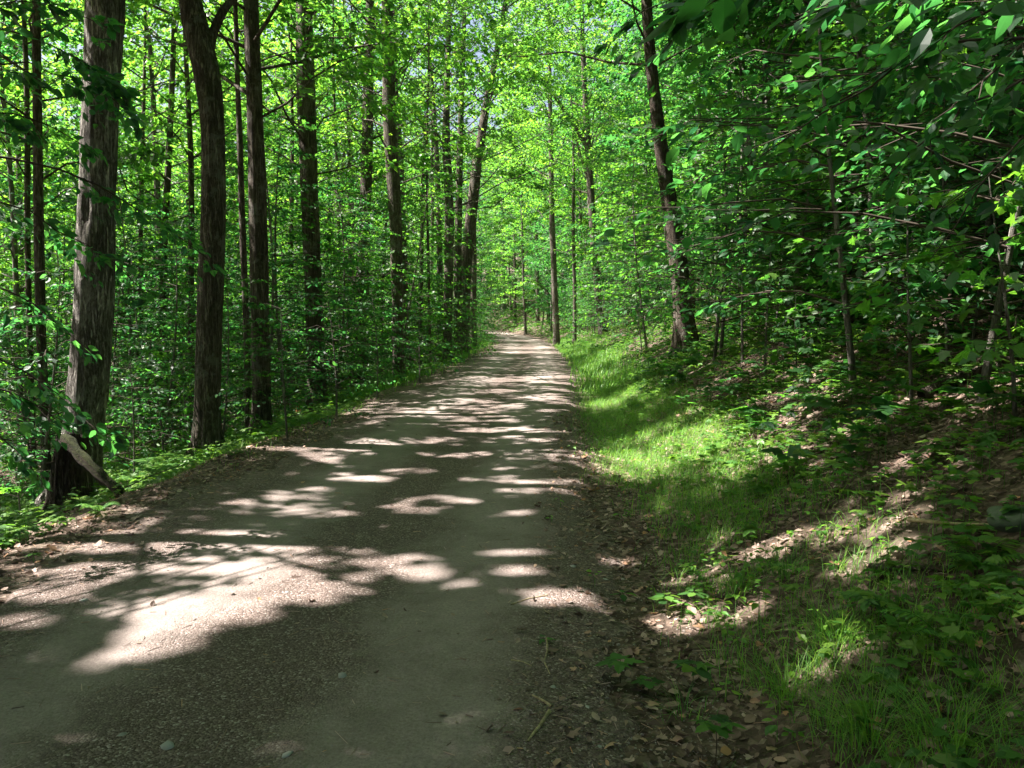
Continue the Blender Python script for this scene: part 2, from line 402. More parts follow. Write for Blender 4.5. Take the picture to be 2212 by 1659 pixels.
def lit(x, y):
    nz = .55*vnoise(x*2.4, y*2.4, 31)+.45*vnoise(x*6, y*6, 32)
    e = np.full(x.shape, 9.0); k = (x > -6.5) & (x < 6.5) & (y < 75); xk, yk, ek = x[k], y[k], e[k]
    for (a, b, c, d) in EL:
        ek = np.minimum(ek, ((xk-a)/c)**2+((yk-b)/d)**2)
    e[k] = ek
    spot = (e + 2.0*(nz-.5)) < 1.3
    spot &= (vnoise(x*6.5, y*6.5, 38) > .27) | (y < 4.7)
    n2 = .55*vnoise(x*.8, y*.9, 33)+.3*vnoise(x*2.2, y*2.4, 34)+.15*vnoise(x*6, y*6, 35)
    l = x-cx(y)
    spot |= (vnoise(x*4.2, y*4.2, 36)*.6+vnoise(x*1.5, y*1.5, 37)*.4 > .71) & (y > 4.6) & (np.abs(l) < 2.6)
    thr = np.full(x.shape, .64)
    near = (np.abs(l-.5) < 3.2)
    thr = np.where(near & (y < 16), .73, thr)
    thr = np.where(near & (y < 8), .80, thr)
    thr = np.where((x > -2.6) & (y < 4.0), 2, thr)
    thr = np.where((l > 2) & (y < 18), .70, thr)
    thr = np.where((l > 2.4) & (l < 6) & (y > 4.6) & (y < 12), .595, thr)
    thr = np.where(y > 20, .52, thr)
    thr = np.where(y > 34, .45, thr)
    thr = np.where(l < -4.2, .68, thr)
    thr = np.where((l > 4) & (y > 16), .66, thr)
    thr = np.where((l > 2) & (l <= 5.5) & (y > 22), .46, thr)
    return spot | (n2 > thr)
def in_spot(x, y, g=1.0):
    e = np.full(x.shape, 9.0)
    for (a, b, c, d) in EL: e = np.minimum(e, ((x-a)/(c*g))**2+((y-b)/(d*g))**2)
    return e < 1.0
def ground_shadow(P):
    z = np.zeros(len(P)); k = S3[:2]/S3[2]
    for _ in range(4):
        G = P[:, :2]-k[None]*(P[:, 2:3]-z[:, None]); z = H(G[:, 0], G[:, 1])
    return G
def cull(L, rng, keep=.012):
    P, D, N, S = L
    G = ground_shadow(P+norm(D)*(S*.5)[:, None])
    # only sun gaps over the part of the wood where they are wanted
    m = (G[:, 0] > -22) & (G[:, 0] < 14) & (G[:, 1] > 1.5) & (G[:, 1] < 60) & (rng.rand(len(P)) > keep)
    m[m] = lit(G[m, 0], G[m, 1])
    m = ~m
    return P[m], D[m], N[m], S[m]

# ------------------------------------------------------------------ foliage generators
def sprays(Ls, C, A, U, L, W, n, S, rng, flat=.05):
    """M sprays: centre C, axis A (outward), up U, length L (M), half-width W (M), n leaves each of size S"""
    M = len(C); A = norm(A); B = norm(np.cross(U, A)); U = np.cross(A, B)
    a = rng.rand(M, n)**.8; sgn = np.where(rng.rand(M, n) < .5, -1, 1)
    b = sgn*rng.rand(M, n)*np.sin(np.clip(a*.85+.12, 0, 1)*PI)**.7
    z = rng.normal(0, flat, (M, n)) - .12*a*a
    P = C[:, None]+A[:, None]*(a*L[:, None])[..., None]+B[:, None]*(b*W[:, None])[..., None]+U[:, None]*(z*L[:, None])[..., None]
    P[..., 2] -= (.18*np.abs(b)*W[:, None])
    D = A[:, None]*rng.uniform(.2, 1, (M, n, 1))+B[:, None]*(sgn*rng.uniform(.2, 1.1, (M, n)))[..., None]+rng.normal(0, .22, (M, n, 3))
    D[..., 2] -= rng.uniform(0, .55, (M, n))
    N = U[:, None]+rng.normal(0, .38, (M, n, 3))
    Sz = S*rng.uniform(.6, 1.2, (M, n))
    Ls.add(P.reshape(-1, 3), D.reshape(-1, 3), N.reshape(-1, 3), Sz.ravel())

def limb_path(p0, az, rise, length, rng, k=6, sag=.1):
    t = np.linspace(0, 1, k); d = np.array([math.cos(az), math.sin(az), 0])
    P = p0[None]+d[None]*(t*length)[:, None]
    P[:, 2] += rise*length*t - sag*length*t*t*1.2
    P[1:] += np.cumsum(rng.normal(0, .035*length, (k-1, 3)), 0)
    return P
def crown(trunk_fn, h0, h1, Rf, nl, ns, nleaf, S, rng, tb, rtr=.1, rise=(.45, 1.1), flat=.05, shade=True):
    """limbs along the trunk with leaf sprays; returns Leaves"""
    Ls = Leaves(); Cs = []; As = []; Lg = []
    for i in range(nl):
        f = (i+rng.rand())/nl; h = h0+(h1-h0)*f
        p0 = trunk_fn(h); az = i*2.4+rng.uniform(-.5, .5); ln = Rf(f)*rng.uniform(.6, 1.15)
        rs = rise[0]+(rise[1]-rise[0])*f
        path = limb_path(p0, az, rs, ln, rng)
        if shade:
            Pq = path[0][None]+(path[-1]-path[0])[None]*np.linspace(0, 1, 12)[:, None]; Gq = ground_shadow(Pq)
            if Gq[0, 1] < 13 and in_spot(Gq[:, 0], Gq[:, 1], 1.15).mean() > .18: continue
        tb.add(path, np.linspace(.005*ln+.007, .003, len(path)), 5)
        for s in range(ns):
            t = rng.uniform(.25, 1.0); q = t*(len(path)-1); a = int(min(q, len(path)-2)); c = path[a]*(1-(q-a))+path[a+1]*(q-a)
            da = az+rng.normal(0, .8); dl = ln*.16
            off = np.array([math.cos(da)*dl, math.sin(da)*dl, rng.normal(.02, .10)*ln])*rng.rand()
            Cs.append(c+off); As.append([math.cos(da), math.sin(da), rng.normal(-.02, .15)]); Lg.append(max(.35, ln*.22)*rng.uniform(.8, 1.5))
    Cs = np.array(Cs); As = np.array(As); Lg = np.array(Lg)
    U = np.array([[0, 0, 1.]])+rng.normal(0, .22, (len(Cs), 3))
    sprays(Ls, Cs, As, U, Lg, Lg*.6, nleaf, S, rng, flat)
    return Ls

def bark_rough(seed, amp):
    r = np.random.RandomState(seed); o = r.rand(2)*50
    def f(th, s):
        n = vnoise(th*3.2+o[0], s*1.1+o[1], seed % 90) ; n2 = vnoise(th*8+o[0], s*2.6+o[1], (seed+7) % 90)
        c = smooth(0, .5, th)*smooth(0, .5, 2*PI-th)
        g = vnoise(s*.9+o[0], s*0+o[1], 77)
        return 1+amp*c*(.9*(n-.5)+1.0*(n2-.5))+amp*.7*(g-.5)
    return f

# ------------------------------------------------------------------ the trees one can tell apart
GR = 'trees standing along the dirt road'
def main_tree(name, spec, label, h=17, d=None, bark=None, seed=0, crown_r=3.6, h0=None, nl=46, ns=7, nleaf=56, leaf=.14, amp=.10, sides=None, group=GR, T=None, flare=.55, leafmat=None, cat='tree', limbs=()):
    rng = np.random.RandomState(seed+5)
    u0, v0, w0 = spec[0]
    base = at(u0, v0) if d is None else None
    if base is None:
        base = pt(u0, v0, d); base[2] = float(H(base[0], base[1]))
    dd = base[1]
    root = empty(name, base, label, cat, group)
    P = [base-np.array([0, 0, .15])]; Rr = []
    pts = [pt(u, v, dd) for (u, v, _) in spec[1:]]
    r0 = spec[0][2]*dd/F/2; Rr.append(r0)
    for q, (_, _, wd) in zip(pts, spec[1:]): P.append(q); Rr.append(wd*dd/F/2)
    P = np.array(P); Rr = np.array(Rr)
    top = base[2]+h
    slope = (P[-1]-P[-2])/(P[-1][2]-P[-2][2]); slope = slope*.6; slope[2] = 1
    zz = P[-1][2]
    k = 4; rl = Rr[-1]
    for i in range(1, k+1):
        z = zz+(top-zz)*i/k
        if top-zz < .5: break
        P = np.vstack([P, P[-1]+slope*((top-zz)/k)+rng.normal(0, .08, 3)*[1, 1, 0]]); Rr = np.append(Rr, max(.02, rl*(1-i/k*.88)))
    def fn(z): return np.array([np.interp(z, P[:, 2], P[:, 0]), np.interp(z, P[:, 2], P[:, 1]), z])
    st = .14 if dd < 16 else .4
    zs = np.arange(P[0, 2], P[-1, 2], st)
    zs = np.concatenate([zs[zs < 9], np.arange(9, P[-1, 2], .6)]) if P[-1, 2] > 9.6 else zs
    # smooth path
    xs_ = np.interp(zs, P[:, 2], P[:, 0]); ys_ = np.interp(zs, P[:, 2], P[:, 1]); rs_ = np.interp(zs, P[:, 2], Rr)
    if len(zs) > 12:
        kk = np.ones(7)/7
        for arr in (xs_, ys_, rs_):
            pad = np.concatenate([np.repeat(arr[0], 3), arr, np.repeat(arr[-1], 3)]); arr[:] = np.convolve(pad, kk, 'valid')
    hrel = zs-base[2]
    rs_ = rs_*(1+flare*np.exp(-np.maximum(hrel, 0)/.28))
    sides = sides or (36 if dd < 16 else 14)
    br0 = bark_rough(seed, amp); nlob = rng.randint(4, 7); phl = rng.rand()*6
    lobes = lambda th, sd: br0(th, sd)*(1+flare*.9*np.exp(-np.maximum(sd-.15, 0)/.22)*(np.maximum(0, np.cos(nlob*th+phl+.6*np.sin(2*th+phl)))**1.5-.3))
    tb = Tubes(); tb.add(np.stack([xs_, ys_, zs], 1), rs_, sides, lobes)
    bk = bark or M_bark
    tb.build('trunk', bk, root, base)
    for lp, lr in limbs:
        q = np.array([pt(a, b, dd+c) for a, b, c in lp])
        t0 = np.linspace(0, 1, len(q)); t1 = np.linspace(0, 1, len(q)*4)
        qq = np.stack([np.interp(t1, t0, q[:, i]) for i in range(3)], 1)
        Tubes().add(qq, np.linspace(lr[0], lr[1], len(qq))*dd/F/2, 12, bark_rough(seed+3, amp)).build('limb', bk, root, base)
    lb = Tubes(); hh0 = h*(.30 if dd > 13 else .36) if h0 is None else h0
    L = crown(fn, base[2]+hh0, base[2]+h, lambda f: crown_r*(1.05-.55*f)*(.75+.5*math.sin(PI*min(1, f+.15))), nl, ns, nleaf, leaf, rng, lb, r0)
    lb.build('branches', bk, root, base)
    L = cull(L.arrays(), rng)
    # nothing of a near crown hangs right in front of the camera
    leaf_object('crown', root, base, L, T or TR, leafmat or M_canopy, rng)
    return root

# spec rows: (u, v, width in px) from the base upward
main_tree('maple_tree', [(160,1085,88),(168,1000,84),(190,850,80),(204,640,80),(210,450,70),(213,300,68),(222,120,76),(230,-10,78)],
          'thickest rough barked tree with flared base, leftmost of the roadside trunks', seed=1, amp=.15, bark=M_bark_sunlit, h=18, crown_r=5.4, nl=56, nleaf=80)
main_tree('maple_tree', [(447,978,52),(449,850,54),(452,700,55),(460,500,52),(462,320,47),(455,200,48),(438,110,60),(415,40,46),(405,-20,44)],
          'tall grey trunk that forks near the top of the picture, second along the left roadside', seed=2, h=18, d=11.7, crown_r=5.4, nl=56, nleaf=80, amp=.09,
          limbs=[([(450,130,0),(458,75,.05),(480,25,.1),(505,-5,.2),(540,-60,.3)], (22, 14))])
main_tree('maple_tree', [(563,930,40),(565,850,38),(560,600,38),(556,400,38),(549,200,32),(543,60,31),(542,-20,30)],
          'straight dark trunk just right of the forked tree', seed=3, h=17, d=13.9, crown_r=5, nl=50, nleaf=70)
main_tree('sapling_tree', [(537,935,13),(532,700,13),(524,500,13),(518,300,12),(512,150,10),(508,-10,9)],
          'slender crooked trunk squeezed between the forked tree and the straight dark one', seed=4, h=10, d=14.6, crown_r=1.8, nl=14, ns=4, h0=6)
main_tree('maple_tree', [(684,795,40),(680,700,38),(672,500,36),(664,300,37),(660,170,40),(655,-10,34)],
          'dark trunk with leaves hiding its top, behind the orange rotten stump', seed=5, h=17, crown_r=4, d=19)
main_tree('maple_tree', [(776,803,26),(781,650,25),(787,500,24),(794,320,24),(796,100,22)],
          'slim upright trunk above the bright verge halfway down the left roadside', seed=6, h=17, crown_r=3.6, d=25)
main_tree('maple_tree', [(862,822,24),(858,650,25),(856,450,27),(843,330,30),(838,120,26)],
          'pale streaked trunk at the grassy left verge, left of the leaning group', seed=7, h=17, crown_r=3.6, d=23)
main_tree('maple_tree', [(880,700,16),(868,450,16),(862,330,16),(852,150,14)],
          'thin grey trunk partly hidden right behind the pale streaked one', seed=8, h=15, crown_r=3, nl=20, d=29)
G2 = 'cluster of tall trunks where the road narrows on the left'
main_tree('maple_tree', [(966,778,20),(968,650,19),(972,450,21),(963,330,18),(965,150,12)],
          'leftmost upright trunk of the tall cluster at the left road edge', seed=9, h=19, crown_r=4.8, nleaf=80, group=G2, d=32)
main_tree('maple_tree', [(952,640,12),(948,450,12),(944,350,11),(935,200,10)],
          'thin stem leaning away left behind the tall cluster', seed=10, h=15, crown_r=2.6, nl=18, group=G2, d=37)
main_tree('maple_tree', [(990,740,18),(988,600,18),(992,400,14),(995,250,13),(1002,60,10)],
          'middle upright trunk of the tall cluster at the left road edge', seed=11, h=21, crown_r=5.2, nleaf=90, group=G2, d=36)
main_tree('maple_tree', [(996,730,30),(1004,600,28),(1020,450,25),(1036,300,20),(1056,200,15),(1078,90,11),(1094,0,9)],
          'tall trunk leaning right over the road from the left cluster', seed=12, h=22, crown_r=5.6, nleaf=90, group=G2, d=38, amp=.08)
main_tree('maple_tree', [(1023,712,15),(1022,640,14),(1024,560,13),(1020,420,12)],
          'short dark trunk tucked right against the leaning tree', seed=13, h=11, crown_r=2.2, nl=16, group=G2, d=44)
GR2 = 'trees along the right side of the road'
main_tree('maple_tree', [(1203,744,15),(1199,640,13),(1192,480,12),(1190,300,10),(1186,100,8)],
          'straight slim trunk on the right side where the road bends', seed=14, h=24, crown_r=5.4, nl=56, nleaf=90, leaf=.17, group=GR2, d=52)
main_tree('maple_tree', [(1306,748,20),(1296,680,15),(1288,600,15),(1277,430,16),(1268,280,13),(1258,100,10)],
          'gently curved trunk with an arching limb, at the grassy right verge', seed=15, h=23, crown_r=5.6, nl=56, nleaf=90, leaf=.17, group=GR2, d=45, flare=.4,
          limbs=[([(1275,330,0),(1240,270,0),(1200,210,-.1),(1160,165,-.2),(1120,130,-.3),(1080,115,-.4)], (10, 3)), ([(1280,420,0),(1255,340,.1),(1238,270,.1),(1232,180,.2)], (6, 2))])
main_tree('maple_tree', [(1241,748,9),(1242,640,8),(1238,500,7),(1240,300,6)],
          'very thin stem between the straight slim trunk and the curved one', seed=16, h=13, crown_r=2.2, nl=14, group=GR2, d=47)
main_tree('maple_tree', [(1484,752,46),(1478,640,42),(1464,560,38),(1446,430,33),(1424,300,27),(1408,170,24),(1398,60,23)],
          'big dark trunk leaning left on the right bank above the grass', seed=17, bark=M_bark_dark, h=18, crown_r=4.2, group=GR2, d=17, amp=.10, sides=30)
for k_, (sp, lb, dd, bk) in enumerate([
  ([(1087,702,9),(1088,600,8),(1086,520,8),(1084,300,6)], 'slim trunk with a pale foot, straight ahead at the bend of the road', 94, M_bark_smooth),
  ([(1113,708,6),(1112,600,5),(1110,450,5)], 'thin dark stem at the bend, right of the pale footed trunk', 88, M_bark),
  ([(1136,722,6),(1131,620,6),(1128,480,5)], 'thin dark slightly tilted stem at the bend of the road', 76, M_bark),
  ([(1162,700,8),(1160,560,8),(1156,380,7)], 'dark stem set back between the bend and the straight slim trunk', 80, M_bark)]):
    main_tree('young_maple_tree', sp, lb, seed=30+k_, h=22, crown_r=3.6, nl=44, nleaf=46, leaf=.2, h0=2, group='thin trees at the bend of the road', d=dd, bark=bk)
GB = 'grey trunks in the dark woods up the right bank'
for k_, (sp, lb, dd) in enumerate([
  ([(1748,655,20),(1752,560,18),(1756,400,17),(1772,200,16),(1780,0,14)], 'grey trunk with a pale foot, first one right of the thicket on the bank', 20),
  ([(1822,650,22),(1824,500,22),(1826,380,22),(1822,200,20)], 'pinkish sunlit trunk in the middle of the woods up the right bank', 19),
  ([(1858,660,15),(1857,400,14),(1860,200,13),(1856,30,13)], 'straight grey pole right beside the pinkish trunk', 16),
  ([(1925,640,12),(1930,480,12),(1934,300,11),(1936,100,10)], 'slender grey pole with a pale spot low on its stem on the right bank', 17),
  ([(1968,650,14),(1966,420,13),(1962,230,13)], 'dark pole rising behind hanging leaves on the right bank', 18),
  ([(2100,640,9),(2096,560,9),(2070,400,9),(2045,300,8),(2035,210,7)], 'thin light stem bending left near the right edge of the picture', 10),
  ([(2196,560,12),(2190,400,12),(2178,250,11)], 'grey pole at the far right edge behind the shrubs', 14),
  ([(1690,640,7),(1694,500,7),(1692,300,6)], 'thin whip of a tree at the right end of the thicket', 17),
  ([(1640,640,8),(1652,500,8),(1660,340,7)], 'thin whip leaning right in the middle of the thicket', 19),
  ([(1668,650,7),(1664,520,7),(1650,380,6)], 'thin whip leaning left in the middle of the thicket', 18),
  ([(1600,640,7),(1598,500,7),(1604,330,6)], 'thin whip at the left end of the thicket', 21)]):
    main_tree('beech_tree', sp, lb, seed=50+k_, h=14 if dd > 12 else 8, crown_r=3.6 if dd > 12 else 1.6, nl=36, ns=7, nleaf=50, leaf=.14, h0=4.0, group=GB, d=dd, bark=M_bark_smooth, amp=.05, leafmat=M_beech)
GL = 'trunks set back in the woods on the left'
for k_, (sp, lb, dd) in enumerate([
  ([(92,835,18),(88,700,20),(84,500,20),(80,200,18),(78,0,16)], 'dark trunk with a sunlit white foot behind the thick rough tree, on its left', 14),
  ([(62,800,12),(58,500,12),(60,200,11)], 'thin dark trunk left of the one with the white foot', 17),
  ([(352,800,14),(350,600,14),(362,400,14),(372,180,12)], 'broken looking pole between the thick rough tree and the forked one', 20),
  ([(300,790,10),(303,600,10),(306,350,9)], 'thin dim pole just right of the thick rough tree', 22),
  ([(408,820,14),(412,600,13),(415,350,12)], 'dim trunk half hidden behind the left side of the forked tree', 18),
  ([(622,780,9),(628,600,9),(632,350,8)], 'thin pole between the straight dark trunk and the next big one', 24),
  ([(736,770,8),(734,600,8),(730,400,7)], 'thin dark pole left of the slim upright trunk', 26),
  ([(752,770,9),(756,560,9),(754,350,8)], 'dim pole almost touching the slim upright trunk on its left', 30),
  ([(905,760,8),(910,600,8),(916,300,7)], 'thin pole between the pale streaked trunk and the cluster', 33),
  ([(930,790,6),(926,600,6),(921,350,5)], 'thinnest pole just left of the tall cluster', 29)]):
    main_tree('maple_tree', sp, lb, seed=80+k_, h=15, crown_r=3.0, nl=26, ns=6, nleaf=38, leaf=.15, h0=5, group=GL, d=dd, bark=M_bark_dark if k_ % 2 else M_bark, amp=.06)

# unseen trees added outside the picture to shade the road and block sky light
def shade_tree(x, y, h, r, seed, nl=44, leaf=.20):
    rng = np.random.RandomState(seed); b = np.array([x, y, float(H(x, y))])
    root = empty('maple_tree', b, 'tall unseen maple added out of the picture, its crown shading the road', 'tree', 'added maples out of the picture whose crowns shade the road')
    fn = lambda z: np.array([x+.03*(z-b[2]), y, z])
    zs = np.linspace(b[2]-.1, b[2]+h, 24); Tubes().add(np.array([fn(z) for z in zs]), np.linspace(.2, .03, 24)*(1+.5*np.exp(-(zs-b[2])/.3)), 16, bark_rough(seed, .08)).build('trunk', M_bark, root, b)
    lb = Tubes(); L = crown(fn, b[2]+h*(.42 if y > 0 else .2), b[2]+h, lambda f: r*(1.05-.5*f), nl, 9, 80, leaf, rng, lb, .2)
    lb.build('branches', M_bark, root, b)
    leaf_object('crown', root, b, cull(L.arrays(), rng), TR, M_canopy, rng)
for k_, (x, y, h, r) in enumerate([(-8.5,3.5,18,4.6),(-6.3,-1.5,18,4.6),(-12.5,8.5,19,4.8),(-11,1,18,4.8),(-6.2,8.35,18,4.6),(-7.2,6.35,17,4.4),(5.4,4.2,15,4.2),(6.5,-1,16,4.5),(-13,-3.5,18,4.6),(8.8,8,16,4.2),(-2.8,-6,17,4.6),(3.8,-4.5,16,4.4),(-16,5,19,4.6),(-15,12.5,19,4.6),(-6,-8,17,4.8),(.5,-10,17,4.8),(6.5,-8,16,4.8),(10.5,-3,16,4.8),(10.5,3.2,16,4.6),(13,7.5,16,4.6),(-10,-8,18,4.8),(-17,-1,18,4.8),(1.5,-3.2,18,4.2),(-19,10,19,4.8)]):
    shade_tree(x, y, h, r, 200+k_)

GN = 'plain thin trees standing in the dark wood up the right bank'
def bank_tree(x, y, h, r, seed):
    rng = np.random.RandomState(seed); b = np.array([x, y, float(H(x, y))])
    root = empty('beech_tree', b, 'plain thin dark tree in the shade up the right bank, behind the near slope', 'tree', GN)
    a_ = rng.normal(0, .02, 2); fn = lambda z: np.array([x+a_[0]*(z-b[2])+.08*math.sin(z*.6+seed), y+a_[1]*(z-b[2]), z])
    zs = np.linspace(b[2]-.1, b[2]+h, 30); tr = rng.uniform(.045, .09)
    Tubes().add(np.array([fn(z) for z in zs]), np.linspace(tr, .02, 30)*(1+.5*np.exp(-(zs-b[2])/.25)), 12, bark_rough(seed, .06)).build('trunk', M_bark_smooth if seed % 3 else M_bark_dark, root, b)
    lb = Tubes(); L = crown(fn, b[2]+h*.3, b[2]+h, lambda f: r*(1.05-.5*f), 44, 8, 46, .15, rng, lb, .1)
    lb.build('branches', M_bark_smooth, root, b); leaf_object('crown', root, b, cull(L.arrays(), rng), TR, M_beech, rng)
for k_, (x, y, h, r) in enumerate([(6.6,11.6,14,3.8),(8.2,13.5,15,3.8),(5.6,14.8,14,3.6),(9.8,16,15,3.8),(7.2,17.6,15,3.8),(12,17.5,16,4),(6.2,21,15,3.6),(10,21.5,16,4),(14,22,16,4),(8,25,16,3.8),(12,27,16,4),(5.6,26,15,3.4),(16,28,17,4),(7.4,9.4,12,3.2)]):
    bank_tree(x, y, h, r, 601+k_)

# ------------------------------------------------------------------ trees of the wood beyond (copies share their meshes)
def proto_tree(seed, h, r, h0, nl, ns, nleaf, leaf, tr=.11, bark=M_bark, mat=M_canopy, name='maple_tree', T=TR, rise=(.35, .9)):
    rng = np.random.RandomState(seed)
    root = empty(name, (0, 0, 0), 'x', 'tree'); ph = rng.rand(2)*6; am = rng.uniform(.05, .25, 2)
    fn = lambda z: np.array([am[0]*math.sin(z*.3+ph[0])-am[0]*math.sin(ph[0]), am[1]*math.sin(z*.25+ph[1])-am[1]*math.sin(ph[1]), z])
    zs = np.linspace(-.2, h, 26)
    Tubes().add(np.array([fn(z) for z in zs]), tr*(1-zs/h*.88)*(1+.4*np.exp(-np.maximum(zs, 0)/.3)), 10, bark_rough(seed, .06)).build('trunk', bark, root)
    lb = Tubes(); L = crown(fn, h0, h, lambda f: r*(1.0-.45*f)*(.7+.5*math.sin(PI*f)), nl, ns, nleaf, leaf, rng, lb, tr, rise, shade=False)
    lb.build('branches', bark, root)
    leaf_object('crown', root, (0, 0, 0), L.arrays(), T, mat, rng)
    return root
protos = [proto_tree(301, 18, 3.4, 3.0, 50, 7, 28, .17, .13), proto_tree(302, 16, 3.0, 2.0, 50, 7, 28, .16, .09, M_bark_dark),
          proto_tree(303, 19, 3.6, 5.0, 48, 7, 30, .17, .15), proto_tree(304, 14, 2.8, 1.2, 56, 7, 26, .15, .07, M_bark_smooth, M_beech)]
rng = np.random.RandomState(9)
main_xy = [(o.location.x, o.location.y) for o in COL.objects if o.get('category') == 'tree' and o.location.length > .1]
placed = []; used = set()
def zone_label(x, y):
    if y > 62: return ('far slim tree in the bright leafy wood beyond the bend of the road', 'far trees beyond the bend')
    if x < cx(y): return ('slim leafy tree deep in the shady wood left of the road', 'trees deep in the wood left of the road')
    return ('slim leafy tree deep in the dark wood up the right bank', 'trees deep in the wood right of the road')
tries = 0
while len(placed) < 215 and tries < 20000:
    tries += 1
    y = rng.uniform(10, 120); x = rng.uniform(-.66, .66)*y + rng.uniform(-5, 5)
    l = x-cx(y)
    if abs(l-.3) < (4.8 if y < 70 else 3.0): continue
    if 3 < x < 17 and y < 29: continue
    if 26 < y < 62 and -11 < l < 0 and rng.rand() < .6: continue
    if y < 24 and abs(l) < 8: continue
    if rng.rand() > min(1, 34/y+.25): continue
    sep = 2.4 if y < 50 else 3.0
    if any((x-a)**2+(y-b)**2 < sep**2 for a, b in placed) or any((x-a)**2+(y-b)**2 < 1.6**2 for a, b in main_xy): continue
    placed.append((x, y)); k_ = rng.randint(4); pr = protos[k_]; lab, grp = zone_label(x, y)
    z = float(H(x, y)); sc = rng.uniform(.85, 1.15)*(1.25 if y > 50 else 1); rz = rng.uniform(0, 6.28)
    if k_ not in used:
        used.add(k_); pr.location = (x, y, z); pr.rotation_euler = (0, 0, rz); pr.scale = (sc,)*3; pr['label'] = lab; pr['group'] = grp
    else: copy_tree(pr, (x, y, z), rz, sc, lab, grp, (rng.normal(0, .03), rng.normal(0, .03)))
for y, l in [(100,3),(104,9),(108,4),(96,-3),(102,15),(112,8),(114,16),(118,10),(98,6),(92,6.5),(58,3.2),(60,6),(62,4.2),(63,8),(66,5),(67,2.8),(68,8),(71,5.5),(72,9.5),(75,7),(76,3.5),(79,10),(80,6),(84,8.5),(86,13),(90,10),(57,9),(60,11),(64,12),(70,14),(95,14),(98,20),(100,26),(92,22),(88,18),(62,-3.4),(58,-4),(66,-5)]:
    x = cx(y)+l+rng.uniform(-.6, .6)
    placed.append((x, y)); k_ = [1, 3, 3, 0][rng.randint(4)]
    copy_tree(protos[k_], (x, y, float(H(x, y))), rng.uniform(0, 6.28), rng.uniform(.9, 1.3), 'bright leafy tree closing the view right at the bend of the road', 'trees closing the view at the bend')
print('wood trees', len(placed))

# ------------------------------------------------------------------ young trees and saplings under them
def sapling(seed, h, r, nb, n, S, T, mat, name, low=.15, mul=1.0):
    rng = np.random.RandomState(seed); root = empty(name, (0, 0, 0), 'x', 'sapling')
    am = rng.uniform(.03, .1)*h; ph = rng.rand()*6
    fn = lambda z: np.array([am*math.sin(z/h*2+ph)-am*math.sin(ph), am*.5*math.cos(z/h*2.4+ph)-am*.5*math.cos(ph), z])
    zs = np.linspace(-.1, h, 14); Tubes().add(np.array([fn(z) for z in zs]), (.006+.006*h)*(1-zs/h*.85), 7).build('stem', M_bark_smooth, root)
    tb = Tubes(); Ls = Leaves(); C = []; A = []; Lg = []
    for i in range(nb):
        f = (i+rng.rand())/nb; z = h*(low+(1-low)*f); az = i*2.4+rng.uniform(-.6, .6); ln = r*(1.1-.75*f)*rng.uniform(.7, 1.2)
        p = limb_path(fn(z), az, .35, ln, rng, 5, .25); tb.add(p, np.linspace(.004+.004*ln, .002, 5), 4)
        for s in range(3):
            t = [.35, .62, .85][s]; q = t*4; a = int(q); c = p[a]*(1-(q-a))+p[min(a+1, 4)]*(q-a)
            d = p[4]-p[1]; aa = math.atan2(d[1], d[0])+rng.choice([-1, 1])*rng.uniform(.2, .9)*(s < 2)
            C.append(c); A.append([math.cos(aa), math.sin(aa), rng.normal(-.05, .12)]); Lg.append(ln*rng.uniform(.35, .6))
    C = np.array(C); A = np.array(A); Lg = np.array(Lg)
    for c, a, l in zip(C, A, Lg): tb.add([c, c+np.array(a)*l*.9], [.003, .0012], 3)
    sprays(Ls, C, A, np.array([[0, 0, 1.]])+rng.normal(0, .15, (len(C), 3)), Lg, Lg*.42, n, S, rng, .03)
    tb.build('branches', M_twig, root)
    leaf_object('leaves', root, (0, 0, 0), Ls.arrays(), T, mat, rng)
    return root
sp_small = [sapling(401, 1.5, .8, 14, 8, .10, TM, M_maple, 'maple_sapling'), sapling(402, 2.2, 1.0, 18, 9, .085, TB, M_beech, 'beech_sapling'),
            sapling(403, 1.1, .6, 10, 7, .11, TM, M_maple, 'maple_sapling'), sapling(404, 3.0, 1.3, 26, 11, .09, TB, M_beech, 'beech_sapling')]
sp_big = [sapling(411, 5.5, 1.9, 42, 17, .10, TB, M_beech, 'young_beech', .12), sapling(412, 7.0, 2.2, 52, 17, .11, TM, M_maple, 'young_maple', .15),
          sapling(413, 4.2, 1.7, 36, 16, .10, TM, M_maple, 'young_maple', .1)]
ucnt = set()
def place_sap(pr, x, y, rz, sc, lab, grp):
    z = float(H(x, y))
    if pr.name not in ucnt:
        ucnt.add(pr.name); pr.location = (x, y, z); pr.rotation_euler = (0, 0, rz); pr.scale = (sc,)*3; pr['label'] = lab; pr['group'] = grp; return pr
    return copy_tree(pr, (x, y, z), rz, sc, lab, grp)
rng = np.random.RandomState(21)
def fill(n, protos_, ylo, yhi, fx, minlat_l, minlat_r, sep, scl, lab, pw=1.0):
    got = []; t = 0
    while len(got) < n and t < 8000:
        t += 1
        y = ylo+(yhi-ylo)*rng.rand()**pw; x = rng.uniform(-fx, fx)*y+rng.uniform(-1.5, 1.5); l = x-cx(y)
        if -minlat_l < l < minlat_r: continue
        if -5.9 < x < -3 and 4 < y < 10.4: continue
        if any((x-a)**2+(y-b)**2 < sep**2 for a, b in got): continue
        if y < 13 and protos_ is sp_big:
            zt = float(H(x, y))+np.array([1, 2, 3, 4, 5, 6.]); Gt = ground_shadow(np.stack([x+0*zt, y+0*zt, zt], 1))
            if in_spot(Gt[:, 0], Gt[:, 1], 1.6).any(): continue
        got.append((x, y)); pr = protos_[rng.randint(len(protos_))]
        side = 0 if l < 0 else 1
        place_sap(pr, x, y, rng.uniform(0, 6.28), rng.uniform(*scl), *lab[side])
